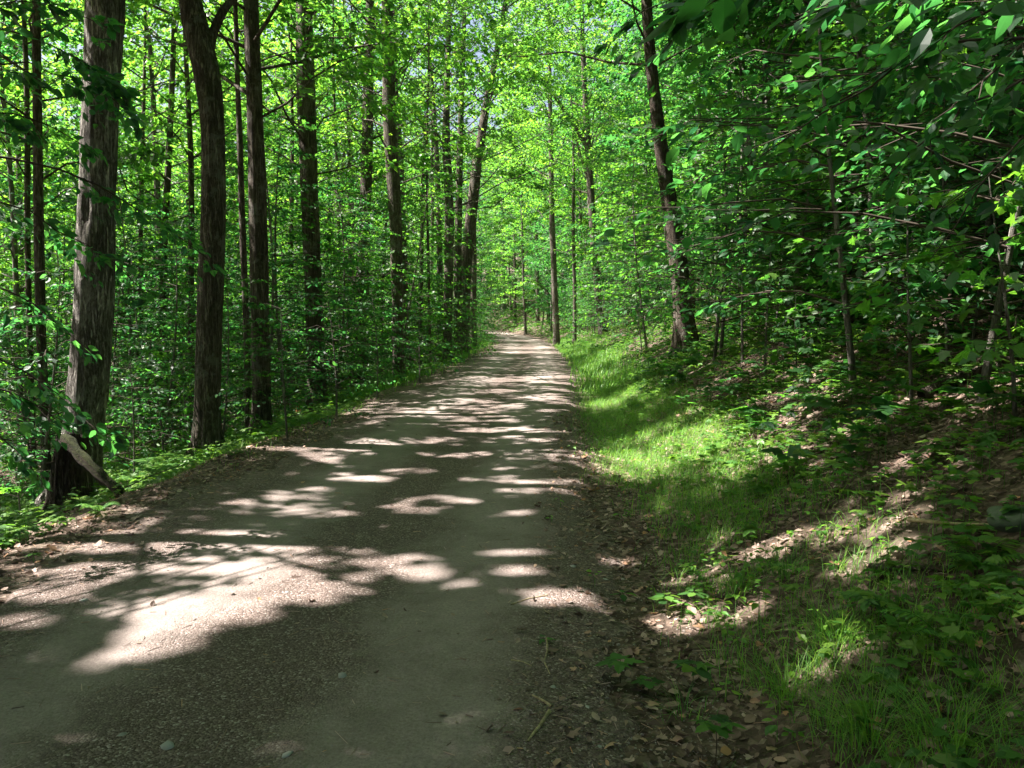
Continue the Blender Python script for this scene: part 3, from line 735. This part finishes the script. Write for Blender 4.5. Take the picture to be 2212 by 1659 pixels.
fill(95, sp_big, 10, 52, .68, 5.0, 6.2, 1.5, (.75, 1.2), [('leafy young tree filling the space between trunks in the left woods', 'young trees in the left woods'), ('leafy young tree in the shady thicket up the right bank', 'young trees up the right bank')], 1.3)
fill(120, sp_small, 6.0, 36, .66, 3.7, 4.6, .7, (.7, 1.25), [('low leafy sapling under the trees on the left bank', 'saplings on the left bank'), ('low leafy sapling on the shady right bank', 'saplings on the right bank')], 1.4)
fill(70, sp_small, 4.6, 15, .75, 99, 3.9, .62, (.8, 1.5), [('x', 'x'), ('dark leafy shrub crowding the near right bank', 'shrubs crowding the near right bank')])
fill(14, sp_big, 7.5, 14, .8, 99, 5.2, 1.0, (.5, .8), [('x', 'x'), ('bushy young tree standing on the near right bank', 'bushy young trees on the near right bank')])
fill(44, sp_big, 9.0, 26, .5, 4.0, 5.0, 1.1, (.55, 1.1), [('leafy young tree among the roadside trunks on the left', 'young trees among the left roadside trunks'), ('leafy young tree crowding the foot of the right bank', 'young trees at the foot of the right bank')])
fill(60, sp_big, 18, 70, .2, 3.4, 3.7, 1.3, (.6, 1.0), [('young tree screening the trunks on the left of the middle road', 'young trees left of the middle road'), ('pale layered young tree on the right of the middle road', 'young trees right of the middle road')])
fill(80, sp_small, 62, 112, .12, 2.3, 2.3, .9, (1.0, 2.0), [('low bright shrub left of the bend', 'low bright shrubs left of the bend'), ('low bright shrub closing the bend of the road', 'low bright shrubs at the bend')])
fill(26, sp_big, 22, 60, .12, 3.0, 3.4, 1.6, (.6, .9), [('bright young tree at the left edge of the far road', 'young trees edging the far road on the left'), ('bright layered young tree at the right edge of the far road', 'young trees edging the far road on the right')])

for (u, v, k_, sc, lab) in [(610,955,1,.8,'small beech sapling between the straight dark trunk and the orange stump'),(720,905,3,.75,'spreading beech sapling over the dark broken stump'),(810,865,3,.7,'dark spreading sapling beside the slim upright trunk'),(905,830,1,.9,'sapling on the grassy verge just right of the pale streaked trunk'),
      (1000,770,3,.9,'dark leafy sapling hiding the foot of the leaning tree'),(20,1130,1,.6,'leafy sapling in the lower left corner of the wood, below the rotten stump'),(30,1010,3,.8,'leafy sapling at the left edge of the picture beside the rotten stump'),(330,950,1,.7,'shaded sapling behind the ferns on the left'),(380,930,0,.8,'dim sapling between the thick tree and the forked one, nearer the forked one'),
      (1390,760,3,.8,'sapling left of the foot of the big leaning dark trunk'),(1560,740,3,.9,'sapling right of the foot of the big leaning dark trunk'),(1240,765,0,.8,'little maple sapling at the foot of the very thin stem')]:
    p = at(u, v); q = sp_small[k_]; place_sap(q, p[0], p[1]+.25, u*.7, sc, lab, 'saplings at the roadside')
# branches hanging into the picture from trees outside it
def hanging(L, tb, p0, p1, n, S, rng, droop=.5, side=3, sl=.35):
    p0 = np.array(p0); p1 = np.array(p1); ax = p1-p0; ln = np.linalg.norm(ax)
    t = np.linspace(0, 1, 7); path = p0+ax*t[:, None]; path[:, 2] += .10*ln*np.sin(t*PI); path[1:-1] += rng.normal(0, .012*ln, (5, 3))
    tb.add(path, np.linspace(.007, .002, 7)*max(1, ln/1.2), 6)
    ax = ax/ln; B = norm(np.cross(ax, [0, 0, 1.]))
    C = []; A = []; Lg = []
    for s in range(side*2):
        q = rng.uniform(.1, .95)*6; a = int(q); c = path[a]*(1-(q-a))+path[a+1]*(q-a)
        d = ax*rng.uniform(.5, 1)+B*rng.choice([-1, 1])*rng.uniform(.4, .9)-np.array([0, 0, rng.uniform(0, .3)]); d /= np.linalg.norm(d)
        C.append(c); A.append(d); Lg.append(sl*ln*rng.uniform(.5, 1)); tb.add([c, c+d*Lg[-1]*.9], [.003, .0012], 4)
    C.append(path[0]); A.append(ax); Lg.append(ln)
    m = len(C); Lg = np.array(Lg)
    per = max(4, n//m)
    sprays(L, np.array(C), np.array(A), np.tile([0, 0, 1.], (m, 1))+rng.normal(0, .2, (m, 3)), Lg, np.minimum(Lg*.35, S*2.2), per, S, rng, .02)
def hang_tree(x, y, h, name, label, twigs, seed, mat, T, cat='tree', bark=M_bark_smooth, tr=.1):
    rng = np.random.RandomState(seed); b = np.array([x, y, float(H(x, y))])
    root = empty(name, b, label, cat)
    zs = np.linspace(b[2]-.1, b[2]+h, 16); Tubes().add(np.stack([x+0*zs, y+.05*np.sin(zs), zs], 1), np.linspace(tr, tr*.25, 16), 14, bark_rough(seed, .05)).build('trunk', bark, root, b)
    L = Leaves(); tb = Tubes()
    for (a, c, n, S) in twigs:
        p0, p1 = pt(*a), pt(*c)
        hz = max(b[2]+.4, min(b[2]+h*.95, p0[2]+.3*0)); st = np.array([x, y, hz])
        mid = (st+p0)/2+np.array([0, 0, .15]); tb.add([st, mid, p0], [.012, .009, .006], 7)
        hanging(L, tb, p0, p1, n, S, rng)
    tb.build('branches', M_twig, root, b)
    leaf_object('leaves', root, b, L.arrays(), T, mat, rng)
hang_tree(3.3, 1.6, 4.2, 'beech_tree', 'beech outside the right edge whose big dark leaves hang into the top right corner', [
    ((2300,10,1.7),(1560,-45,1.45),70,.085), ((2260,-20,2.6),(1690,60,2.4),90,.09), ((2300,70,3.2),(1640,340,3.0),150,.078), ((2280,150,3.4),(1900,400,3.2),110,.078),
    ((2300,240,3.8),(2010,560,3.6),60,.09), ((2290,-10,3.0),(1950,150,2.9),110,.075), ((2280,60,2.4),(2060,260,2.3),40,.07)], 501, M_beech, TB)
hang_tree(4.6, 5.6, 5.5, 'beech_tree', 'beech outside the right edge with bright leaves hanging above the right bank', [
    ((1700,-60,5.2),(1330,75,5.0),150,.10), ((1720,-60,5.4),(1400,150,5.2),120,.10), ((1650,-40,5.6),(1450,40,5.6),80,.1), ((2330,330,5.5),(2120,470,5),60,.09)], 502, M_beech, TB)
hang_tree(-5.4, 3.6, 5.5, 'beech_tree', 'beech outside the left edge with bright green leaves hanging over the thick rough trunk', [
    ((-60,60,6.0),(260,190,6.2),170,.095), ((-60,130,6.2),(290,240,6.4),150,.095), ((-60,10,6.0),(230,60,6.4),120,.095), ((-60,230,6.2),(200,330,6.6),120,.09), ((-60,330,6.2),(450,560,6.8),150,.09),
    ((-60,420,5.8),(300,620,6.4),110,.09), ((-60,600,5.6),(190,760,5.8),60,.09), ((-60,760,5.4),(210,930,5.7),80,.09), ((-40,830,5.3),(160,935,5.5),55,.095), ((-60,900,5.0),(90,1040,5.2),50,.08)], 503, M_beech, TB)

# ------------------------------------------------------------------ ground cover
rng = np.random.RandomState(31)
def scatter(n, x0, x1, y0, y1, dens):
    x = rng.uniform(x0, x1, n); y = rng.uniform(y0, y1, n); k = (rng.rand(n) < dens(x, y)) & ~((x > -4.9) & (x < -3.25) & (y > 6.6) & (y < 9.3) & (rng.rand(n) < .75)); x = x[k]; y = y[k]
    return np.stack([x, y, H(x, y)], 1)
# maple seedlings and low herbs
def cover_dens(x, y):
    l = x-cx(y); c = vnoise(x*1.1, y*1.1, 41)*.6+vnoise(x*3, y*3, 42)*.4
    r = smooth(2.3, 3.2, l)*smooth(.25, .5, c)
    lf = smooth(2.3, 3.0, -l)*smooth(.2, .5, c)
    return np.clip(r+lf, 0, 1)
def cover_layer(name, P, label, S, hgt, nl, T, mat):
    M = len(P); hh = hgt*rng.uniform(.4, 1.3, M)*np.where(rng.rand(M) < .1, 1.9, 1)
    az = rng.rand(M, nl)*2*PI
    d = np.stack([np.cos(az), np.sin(az), rng.uniform(-.35, .1, (M, nl))], -1)
    Q = P[:, None]+np.stack([0*az, 0*az, hh[:, None]*rng.uniform(.75, 1.05, (M, nl))], -1)+d*.02
    N = np.array([0, 0, 1.])[None, None]+rng.normal(0, .25, (M, nl, 3))
    Sz = S*rng.uniform(.5, 1.25, (M, 1))*rng.uniform(.8, 1.15, (M, nl))
    V, Fc, t = leaf_geo(Q.reshape(-1, 3), d.reshape(-1, 3), N.reshape(-1, 3), Sz.ravel(), T, rng)
    # stems: thin upright triangles pairs
    o = np.array([[.0022, 0, 0], [-.0011, .0019, 0], [-.0011, -.0019, 0]])
    sv = np.concatenate([P[:, None]+o[None], (P+np.stack([0*hh, 0*hh, hh], 1))[:, None]+o[None]*.5], 1).reshape(-1, 3)
    b = np.arange(M)[:, None, None]*6+len(V)
    tri = np.array([[0,1,4],[0,4,3],[1,2,5],[1,5,4],[2,0,3],[2,3,5]])[None]+b
    V = np.vstack([V, sv]); Fc = np.vstack([Fc, tri.reshape(-1, 3)]); t = np.concatenate([t, np.full(M*6, .3)])
    return tag(link(name, new_mesh(name, V, Fc, 3, mat, t)), label, 'ground cover', None, 'stuff')
P = scatter(60000, -9, 9, 2.2, 17, lambda x, y: cover_dens(x, y)*np.where(x > 0, .40, .7))
cover_layer('seedling_cover', P, 'low maple seedlings and herbs carpeting the banks beside the road', .082, .10, 4, TM, M_cover)
P = scatter(1800, 1, 9, 5.0, 17, lambda x, y: smooth(2.6, 3.6, x-cx(y))*smooth(.35, .6, vnoise(x*.9, y*.9, 48)))
cover_layer('tall_seedlings', P, 'knee high maple seedlings with broad flat leaves over the right bank', .14, .30, 5, TM, M_maple)
P = scatter(90000, -24, 24, 15, 60, lambda x, y: cover_dens(x, y)*.6)
cover_layer('undergrowth', P, 'green undergrowth under the trees farther along the road', .13, .22, 4, TR, M_cover)
# herb fringe along both verges
def fringe(x, y):
    l = x-cx(y); c = vnoise(x*1.6, y*1.6, 44)
    return np.clip(np.exp(-((l+2.95)/.42)**2)*smooth(.25, .6, c)*1.2+np.exp(-((l-2.7)/.7)**2)*.9*smooth(.3, .6, c), 0, 1)
P = scatter(30000, -16, 14, 60, 120, lambda x, y: (np.abs(x-cx(y)) > 2.1)*.8)
cover_layer('bend_undergrowth', P, 'bright green undergrowth around the bend of the road', .2, .4, 4, TR, M_cover)
P = scatter(60000, -6, 6, 3, 45, lambda x, y: fringe(x, y)*.55*np.where(y > 20, .5, 1))
cover_layer('verge_herbs', P, 'small leafy weeds fringing the road on both sides', .045, .09, 5, TB, M_fern)

def blades(name, P, L, label, mat, lean=.5, wd=.0045, az=None, kind='stuff', parent=None, origin=None):
    M = len(P); hh = L*rng.uniform(.45, 1.25, M); a = rng.rand(M)*2*PI if az is None else az
    d = np.stack([np.cos(a), np.sin(a), 0*a], 1); s = np.stack([-np.sin(a), np.cos(a), 0*a], 1); ln = lean*rng.uniform(.3, 1.3, M)
    ts = [0, .35, .7, 1.0]; rows = []
    for t in ts:
        c = P+d*(hh*ln*t**1.8)[:, None]; c = c+np.stack([0*hh, 0*hh, hh*(t-.35*ln*t*t)], 1)
        wv = (wd*(1-.9*t**1.5)*rng.uniform(.7, 1.3, M) if t == 0 else None)
        ww = wd*(1-t**1.6*.95)
        rows += [c-s*ww, c+s*ww]
    V = np.stack(rows, 1).reshape(-1, 3); k = 8
    q = np.array([[0,1,3,2],[2,3,5,4],[4,5,7,6]])
    Fc = (q[None]+(np.arange(M)*k)[:, None, None]).reshape(-1, 4)
    if origin is not None: V = V-np.asarray(origin)[None]
    t = np.repeat(rng.rand(M), 3)
    o = link(name, new_mesh(name, V, Fc, 4, mat, t), parent)
    if label: tag(o, label, 'grass', None, kind)
    return o
def gdens(x, y):
    l = x-cx(y); c = .6*vnoise(x*1.3, y*1.0, 46)+.4*vnoise(x*4, y*4, 47)
    near = np.exp(-((l-2.62)/.52)**4)*smooth(.33, .55, c)
    far = np.exp(-((l-2.5)/.68)**4)*smooth(.05, .3, c)
    left = np.exp(-((l+2.9)/.5)**2)*smooth(.35, .6, c)*smooth(7, 14, y)
    return np.clip(np.where(y < 8, near, far)+left*.7, 0, 1)
P = scatter(420000, -4.5, 5.5, 2, 18, lambda x, y: gdens(x, y)*np.where(y < 6, .62, .8))
blades('verge_grass', P, .135, 'fine green grass growing along the road verges', M_grass, .9, .0021)
P = scatter(140000, -6, 6, 17, 60, lambda x, y: gdens(x, y)*.8)
blades('far_verge_grass', P, .26, 'taller grass along the verges farther down the road', M_grass, .5, .010)

# dead leaves
def ddens(x, y):
    l = x-cx(y); c = vnoise(x*1.5, y*1.5, 51)
    r = smooth(1.0, 2.0, l)*(.45+.55*c)
    lf = smooth(1.5, 2.3, -l)*(.45+.55*c)+.006
    return np.clip(r+lf, 0, 1)
P = scatter(170000, -7, 8.5, 1.6, 14, lambda x, y: ddens(x, y)*.75)
M_ = len(P); az = rng.rand(M_)*2*PI
D = np.stack([np.cos(az), np.sin(az), rng.normal(0, .28, M_)], 1); N = np.array([[0, 0, 1.]])+rng.normal(0, .42, (M_, 3)); N[:, 2] = np.abs(N[:, 2]); P[:, 2] += rng.uniform(.002, .022, M_)
Sz = rng.uniform(.014, .070, M_)*np.where(rng.rand(M_) < .35, .5, 1); q = rng.rand(M_) < .38
V, Fc, t = leaf_geo(P[q], D[q], N[q], Sz[q], TD, rng); V2, F2, t2 = leaf_geo(P[~q], D[~q], N[~q], Sz[~q], TO, rng)
Fc = np.vstack([Fc, F2+len(V)]); V = np.vstack([V, V2]); t = np.concatenate([t, t2])
tag(link('leaf_litter', new_mesh('leaf_litter', V, Fc, 3, M_dead, t)), 'dead brown and grey leaves lying along the road edges and over the banks', 'leaf litter', None, 'stuff')

# twig scraps on the road and its edges
P = scatter(60000, -4.5, 3.5, 1.6, 12, lambda x, y: (np.abs(x-cx(y)) < 3)*(.12+.5*smooth(.9, 2, np.abs(x-cx(y))))*np.clip(3.5/y, .2, 1)*.5)
M_ = len(P); az = rng.rand(M_)*PI; ln = rng.uniform(.006, .035, M_)*np.where(rng.rand(M_) < .06, 2.4, 1); w_ = rng.uniform(.0008, .002, M_)
d = np.stack([np.cos(az), np.sin(az), rng.normal(0, .12, M_)], 1); sn = np.stack([-np.sin(az), np.cos(az), 0*az], 1); P[:, 2] += .006+rng.uniform(0, .004, M_)
up = np.array([[0, 0, 1.]])*w_[:, None]
V = np.stack([P-d*ln[:, None]-sn*w_[:, None], P-d*ln[:, None]+sn*w_[:, None], P-d*ln[:, None]+up*1.6, P+d*ln[:, None]-sn*w_[:, None], P+d*ln[:, None]+sn*w_[:, None], P+d*ln[:, None]+up*1.6], 1).reshape(-1, 3)
tri = np.array([[0,1,2],[3,5,4],[0,3,4],[0,4,1],[1,4,5],[1,5,2],[2,5,3],[2,3,0]])
tag(link('twig_scraps', new_mesh('twig_scraps', V, (tri[None]+(np.arange(M_)*6)[:, None, None]).reshape(-1, 3), 3, M_dead, np.repeat(rng.rand(M_), 8))), 'tiny dry twig scraps and bud scales strewn over the road', 'twig scraps', None, 'stuff')

# gravel
def stone_geo(n, rng, k=12):
    import bmesh
    bm = bmesh.new(); bmesh.ops.create_icosphere(bm, subdivisions=1, radius=1.0); bm.verts.ensure_lookup_table()
    v = np.array([x.co[:] for x in bm.verts]); f = np.array([[q.index for q in fc.verts] for fc in bm.faces]); bm.free(); return v, f
sv, sf = stone_geo(1, rng)
def stones(name, P, S, label, mat, parent=None, origin=(0, 0, 0), tint=None, sink=.3):
    n = len(P); jit = rng.uniform(.75, 1.2, (n, len(sv), 1)); sc = np.stack([rng.uniform(.8, 1.4, n), rng.uniform(.7, 1.1, n), rng.uniform(.4, .75, n)], 1)
    a = rng.rand(n)*6.28; L = sv[None]*jit*sc[:, None]*S[:, None, None]
    X = L[..., 0]*np.cos(a)[:, None]-L[..., 1]*np.sin(a)[:, None]; Y = L[..., 0]*np.sin(a)[:, None]+L[..., 1]*np.cos(a)[:, None]
    V = np.stack([X, Y, L[..., 2]], -1)+P[:, None]+np.array([0, 0, 1])[None, None]*(S*sink)[:, None, None]*.6
    Fc = (sf[None]+(np.arange(n)*len(sv))[:, None, None]).reshape(-1, 3)
    t = np.repeat(rng.rand(n), len(sf)) if tint is None else np.full(n*len(sf), tint)
    return link(name, new_mesh(name, V.reshape(-1, 3)-np.asarray(origin)[None], Fc, 3, mat, t, True), parent)
def grdens(x, y):
    l = x-cx(y); trk = np.exp(-((np.abs(l+.4*(vnoise(x*.9, y*.9, 55)-.5))-.82)/.3)**2)
    return np.clip((1-.72*trk)*(np.abs(l) < 2.1)*(.3+.7*vnoise(x*2, y*2, 56)), 0, 1)
P = scatter(130000, -4, 2.6, 1.5, 12, lambda x, y: grdens(x, y)*np.clip(3.2/y, .15, 1))
o = stones('road_gravel', P, rng.uniform(.002, .0062, len(P))*np.where(rng.rand(len(P)) < .03, 1.9, 1), None, M_gravel); tag(o, 'loose gravel scattered over the dirt road', 'gravel', None, 'stuff')

# single stones
for (u, v, s, lab) in [(362,1617,.030,'round bluish stone standing out on the gravel, lower left of the road'), (1268,1530,.014,'small white pebble lying by the bent sticks'), (1328,1590,.0,'x'),
    (1295,1618,.012,'small white pebble below the bent sticks, nearer the camera'), (1238,1226,.022,'pale bluish stone at the right edge of the road beside the litter'), (1307,1255,.022,'pale stone among dark leaves right of the road edge'),
    (620,1283,.020,'small pale stone in the big sunlit patch on the road'), (740,1467,.028,'flat grey stone half sunk in the road between the wheel tracks'), (1195,1487,.018,'flat pale chip of stone on the right wheel track'),
    (620,1640,.022,'light stone at the bottom edge of the road'), (265,1590,.018,'small tan stone left of the round bluish one'), (180,1300,.022,'pale stone among dead leaves on the left shoulder')]:
    if s == 0: continue
    p = at(u, v); b = p.copy(); rng = np.random.RandomState(int(u)+int(v))
    o = stones('stone', (p-b)[None], np.array([s]), None, M_stone, None); o.location = tuple(b); tag(o, lab, 'stone', 'loose stones on the road')
rng = np.random.RandomState(77)

# sticks
def stick(path_uv, w, label, mat=M_stick, lift=.008, name='stick'):
    q = np.array([at(u, v) for u, v in path_uv]); q[:, 2] += lift; b = q[0].copy()
    t0 = np.linspace(0, 1, len(q)); t1 = np.linspace(0, 1, len(q)*3); qq = np.stack([np.interp(t1, t0, q[:, i]) for i in range(3)], 1)
    o = Tubes().add(qq, np.linspace(w, w*.55, len(qq)), 8, bark_rough(int(path_uv[0][0]), .25)).build(name, mat, None, b); o.location = tuple(b)
    return tag(o, label, 'stick', 'sticks on the ground')
stick([(1187,1544),(1165,1575),(1152,1592),(1140,1608)], .009, 'thick curved stick, lower half of the broken pair right of the wheel track')
stick([(1192,1534),(1170,1520),(1150,1510)], .008, 'short yellowish stick, upper half of the broken pair')
stick([(1181,1385),(1183,1410),(1176,1432)], .006, 'thin pale twig pointing towards the camera at the road edge')
stick([(1176,1438),(1182,1448),(1188,1464)], .004, 'short thin twig just below the pale one')
stick([(1104,1430),(1130,1437),(1148,1444)], .004, 'thin twig lying across the right wheel track')
stick([(1105,1310),(1140,1298),(1185,1290)], .006, 'pale twig at the edge of the sunlit leaves right of the road')
stick([(1250,1430),(1262,1440),(1268,1450)], .003, 'tiny twig among gravel right of the road')
stick([(150,1222),(200,1212),(290,1200)], .005, 'long thin twig on the dead leaves of the left shoulder')
stick([(1960,1150),(2060,1158),(2140,1165)], .010, 'grey dead branch lying on the right bank', lift=.06)
stick([(1990,870),(2060,835),(2170,800),(2240,760)], .05, 'dark fallen log lying up the right bank', M_bark_dark, .05, 'fallen_branch')
stick([(1880,1235),(1960,1240),(2060,1238)], .018, 'rotting dark stick in the litter of the right bank', M_bark_dark, .02)
stick([(270,1085),(330,1052),(420,1020)], .006, 'dark thin branch lying up from the ferns on the left', M_bark_dark, .12)

# mossy root / log beside the thick tree, boulder, stumps
b = pt(264, 1066, 8.6); p1 = pt(138, 948, 9.2); q = np.array([b+[0, 0, .0], (b+p1)/2+[0, 0, -.03], p1])
t1 = np.linspace(0, 1, 14); qq = np.stack([np.interp(t1, [0, .5, 1], q[:, i]) for i in range(3)], 1)
o = Tubes().add(qq, np.linspace(.045, .062, 14)*(1+.25*np.sin(np.arange(14)*1.7)*np.linspace(.3, 1, 14)), 18, bark_rough(5, .5)).build('mossy_log', M_mosslog, None, b); o.location = tuple(b)
tag(o, 'mossy slanting log leaning against the base of the thick rough tree', 'log')
b = pt(140, 1085, 9.35); b[2] = float(H(b[0], b[1])); rr = np.random.RandomState(4)
zs = np.linspace(-.1, .85, 12); o = Tubes().add(np.stack([b[0]+.05*zs, b[1]+.1+0*zs, b[2]+zs], 1), .24*(1+.5*np.exp(-(zs+.1)/.2))*np.linspace(1, .7, 12), 30, bark_rough(14, .45)).build('old_stump', M_bark_dark, None, b); o.location = tuple(b)
tag(o, 'dark rotten stump at the foot of the thick rough tree, under the bright leaves', 'stump')
def splinter_stump(u, v, h, r, mat, label, seed):
    b = at(u, v); tb = Tubes(); rr = np.random.RandomState(seed)
    for k_ in range(9):
        a = rr.rand()*6.28; d = rr.uniform(0, r); hh = h*rr.uniform(.35, 1); zz = np.linspace(-.05, hh, 7)
        tb.add(np.stack([b[0]+d*math.cos(a)+.05*zz*rr.normal(), b[1]+d*math.sin(a)+0*zz, b[2]+zz], 1), np.linspace(r*.5, .006, 7), 8, bark_rough(seed+k_, .5))
    o = tb.build('broken_stump', mat, None, b); o.location = tuple(b); tag(o, label, 'stump')
splinter_stump(644, 912, .34, .06, M_rot, 'splintered orange rotten stump lit by the sun at the left edge of the road', 61)
splinter_stump(664, 900, .5, .09, M_bark_dark, 'dark broken stump just right of the orange one', 62)
b = at(2200, 1128); import bmesh
bm = bmesh.new(); bmesh.ops.create_icosphere(bm, subdivisions=4, radius=.12)
for vv in bm.verts:
    c = vv.co; n_ = float(vnoise(c.x*14+9, c.y*14+c.z*9, 66)); c *= .8+.4*n_; c.z *= .55; c.x *= 1.3
me = bpy.data.meshes.new('mossy_rock'); bm.to_mesh(me); bm.free(); me.materials.append(M_boulder)
for p in me.polygons: p.use_smooth = True
a = me.attributes.new('tint', 'FLOAT', 'FACE'); a.data.foreach_set('value', np.full(len(me.polygons), .8, dtype=np.float32))
tag(link('lichened_rock', me, None, b+[0, 0, .0]), 'pale grey green lichened rock at the right edge of the picture', 'rock')

# ferns
def fern(x, y, nf, L, label, seed, group=None):
    rr = np.random.RandomState(seed); b = np.array([x, y, float(H(x, y))]); root = empty('fern', b, label, 'fern', group)
    V = []; Fs = []; T = []; n = 0
    for k_ in range(nf):
        az = k_*2*PI/nf+rr.uniform(-.3, .3); ln = L*rr.uniform(.7, 1.1); d = np.array([math.cos(az), math.sin(az), 0]); s = np.array([-d[1], d[0], 0])
        m = 22; t = np.linspace(0, 1, m); path = d[None]*(ln*.8*t)[:, None]; path[:, 2] = ln*(.95*t-.75*t*t)
        tb = []
        pl = ln*.22*np.sin(np.clip(t*.9+.1, 0, 1)*PI)**.8
        P2 = []; D2 = []; S2 = []
        for sg in (-1, 1):
            P2.append(path[2:]); D2.append(d[None]*.45+sg*s[None]*1.0+np.array([0, 0, -.15])[None]+rr.normal(0, .06, (m-2, 3))); S2.append(pl[2:])
        P2 = np.concatenate(P2); D2 = np.concatenate(D2); S2 = np.concatenate(S2)
        tv = np.array([[0,0,0],[.11,.3,0],[.07,.7,0],[0,1,-.08],[-.07,.7,0],[-.11,.3,0]]); tf = np.array([[0,1,5],[1,2,5],[2,4,5],[2,3,4]])
        v_, f_, t_ = leaf_geo(P2, D2, np.tile([0, 0, 1.], (len(P2), 1)), S2, (tv, tf), rr)
        V.append(v_); Fs.append(f_+n); T.append(t_); n += len(v_)
        o3 = Tubes().add(path, np.linspace(.003, .001, m), 3); sv_ = o3.V[0]; sf_ = o3.F[0]; tri = np.concatenate([sf_[:, [0, 1, 2]], sf_[:, [0, 2, 3]]])
        V.append(sv_); Fs.append(tri+n); T.append(np.full(len(tri), .4)); n += len(sv_)
        link('frond', new_mesh('frond', np.concatenate(V), np.concatenate(Fs), 3, M_fern, np.concatenate(T)), root); V = []; Fs = []; T = []; n = 0
for (u, v, nf, L, lab) in [(350,1030,11,.62,'bright green fern in the sun between the thick tree and the forked one'), (315,1052,10,.5,'bright fern at the road edge right beside the mossy log'),
        (400,1005,10,.5,'fern just left of the foot of the forked trunk'), (215,1105,6,.28,'small fern in the shade below the mossy log'), (500,985,7,.28,'small fern right of the foot of the forked trunk'), (1500,1150,7,.22,'small dark fern in the grass on the right verge'),
        (2040,1390,7,.3,'dim fern in the shade near the lower right corner'), (2120,1230,8,.34,'feathery fern on the right bank below the lichened rock'), (700,890,6,.22,'small fern right of the dark broken stump')]:
    p = at(u, v); fern(p[0], p[1], nf, L, lab, int(u), 'ferns beside the road')

# tufts of sedge
def tuft(u, v, n, L, label):
    global rng
    rng = np.random.RandomState(int(u+v)); n = int(n*1.8); b = at(u, v); P = b[None]+np.stack([rng.normal(0, .07, n), rng.normal(0, .06, n), np.zeros(n)], 1)
    az = np.arctan2(P[:, 1]-b[1], P[:, 0]-b[0])+rng.normal(0, .5, n)
    o = blades('sedge_tuft', P, L*.85, None, M_grass, 1.25, .0018, az, None, None, b); o.location = tuple(b); tag(o, label, 'sedge', 'arching tufts of sedge on the right')
tuft(1815, 1385, 110, .26, 'large bright arching sedge tuft in the small sun patch')
tuft(1600, 1275, 90, .24, 'sedge tuft in the sun behind the lit leaf litter')
tuft(1700, 1240, 90, .24, 'long bladed sedge tuft bending right at the foot of the bank')
tuft(1330, 985, 26, .42, 'tall upright grass clump at the front edge of the sunlit grass')
tuft(1440, 965, 26, .42, 'tall upright grass clump behind the sunlit grass')
tuft(1570, 930, 22, .45, 'tall pale grass stems at the back of the sunlit grass')
tuft(1880, 1600, 120, .28, 'broad shaded sedge tuft near the bottom right')
tuft(1700, 1500, 90, .2, 'low shaded sedge tuft behind the broad one')
tuft(1480, 1540, 30, .17, 'small thin grass tuft among grey dead leaves')
tuft(2050, 1620, 100, .28, 'shaded sedge tuft in the bottom right corner')

# single seedlings
def seedling(u, v, h, nleaf, S, label, T=None, tiers=1, mat=None):
    rr = np.random.RandomState(int(u*3+v)); b = at(u, v); root = empty('maple_seedling', b, label, 'seedling', 'single seedlings near the camera')
    Tubes().add([[0, 0, -.01], [.004, 0, h*.5], [0, .004, h]], [.0025, .002, .0015], 5).build('stem', M_twig, root)
    for t_ in range(tiers):
        for k_ in range(nleaf):
            a = k_*2*PI/nleaf+rr.uniform(-.3, .3)+t_*.6; d = np.array([[math.cos(a), math.sin(a), rr.uniform(-.25, .05)]])
            z = h*(1-.4*t_/max(1, tiers)); v_, f_, t2 = leaf_geo(np.array([[0, 0, z]])+d*.015, d, np.array([[0, 0, 1.]])+rr.normal(0, .12, (1, 3)), np.array([S*rr.uniform(.8, 1.1)]), T or TM, rr)
            link('leaf', new_mesh('leaf', v_, f_, 3, mat or M_cover, t2), root)
seedling(1440,1325,.10,5,.085,'sunlit seedling with whorled leaves beside the bright leaf litter', TB, 2)
seedling(1500,1318,.10,6,.085,'bright seedling just right of the sunlit whorled one', TB, 1)
seedling(1345,1300,.05,4,.07,'small dim seedling left of the sunlit ones', TB)
seedling(1545,1345,.05,4,.06,'low seedling in the middle of the bright leaf litter')
seedling(1340,1475,.10,4,.11,'dark three leaved seedling over the shaded dead leaves', TM)
seedling(1400,1500,.06,4,.08,'low seedling right of the dark three leaved one', TM)
seedling(1495,1495,.12,5,.10,'spreading shaded seedling farther right among dead leaves', TM)
seedling(1175,1390,.03,3,.05,'tiny seedling growing from the edge of the gravel', TM)
seedling(1545,1660,.16,5,.10,'seedling at the bottom edge of the picture among dead leaves', TM)
seedling(1880,1350,.12,5,.11,'seedling with flat leaves right of the bright sedge tuft', TM)
seedling(1690,870,.75,7,.14,'taller sapling with flat sunlit leaves on the lower right bank', TM, 3)
seedling(1775,830,.5,6,.14,'sapling with sunlit leaves behind and right of the taller one', TM, 2)
print('objects', len(bpy.data.objects), 'verts', sum(len(m.vertices) for m in bpy.data.meshes))
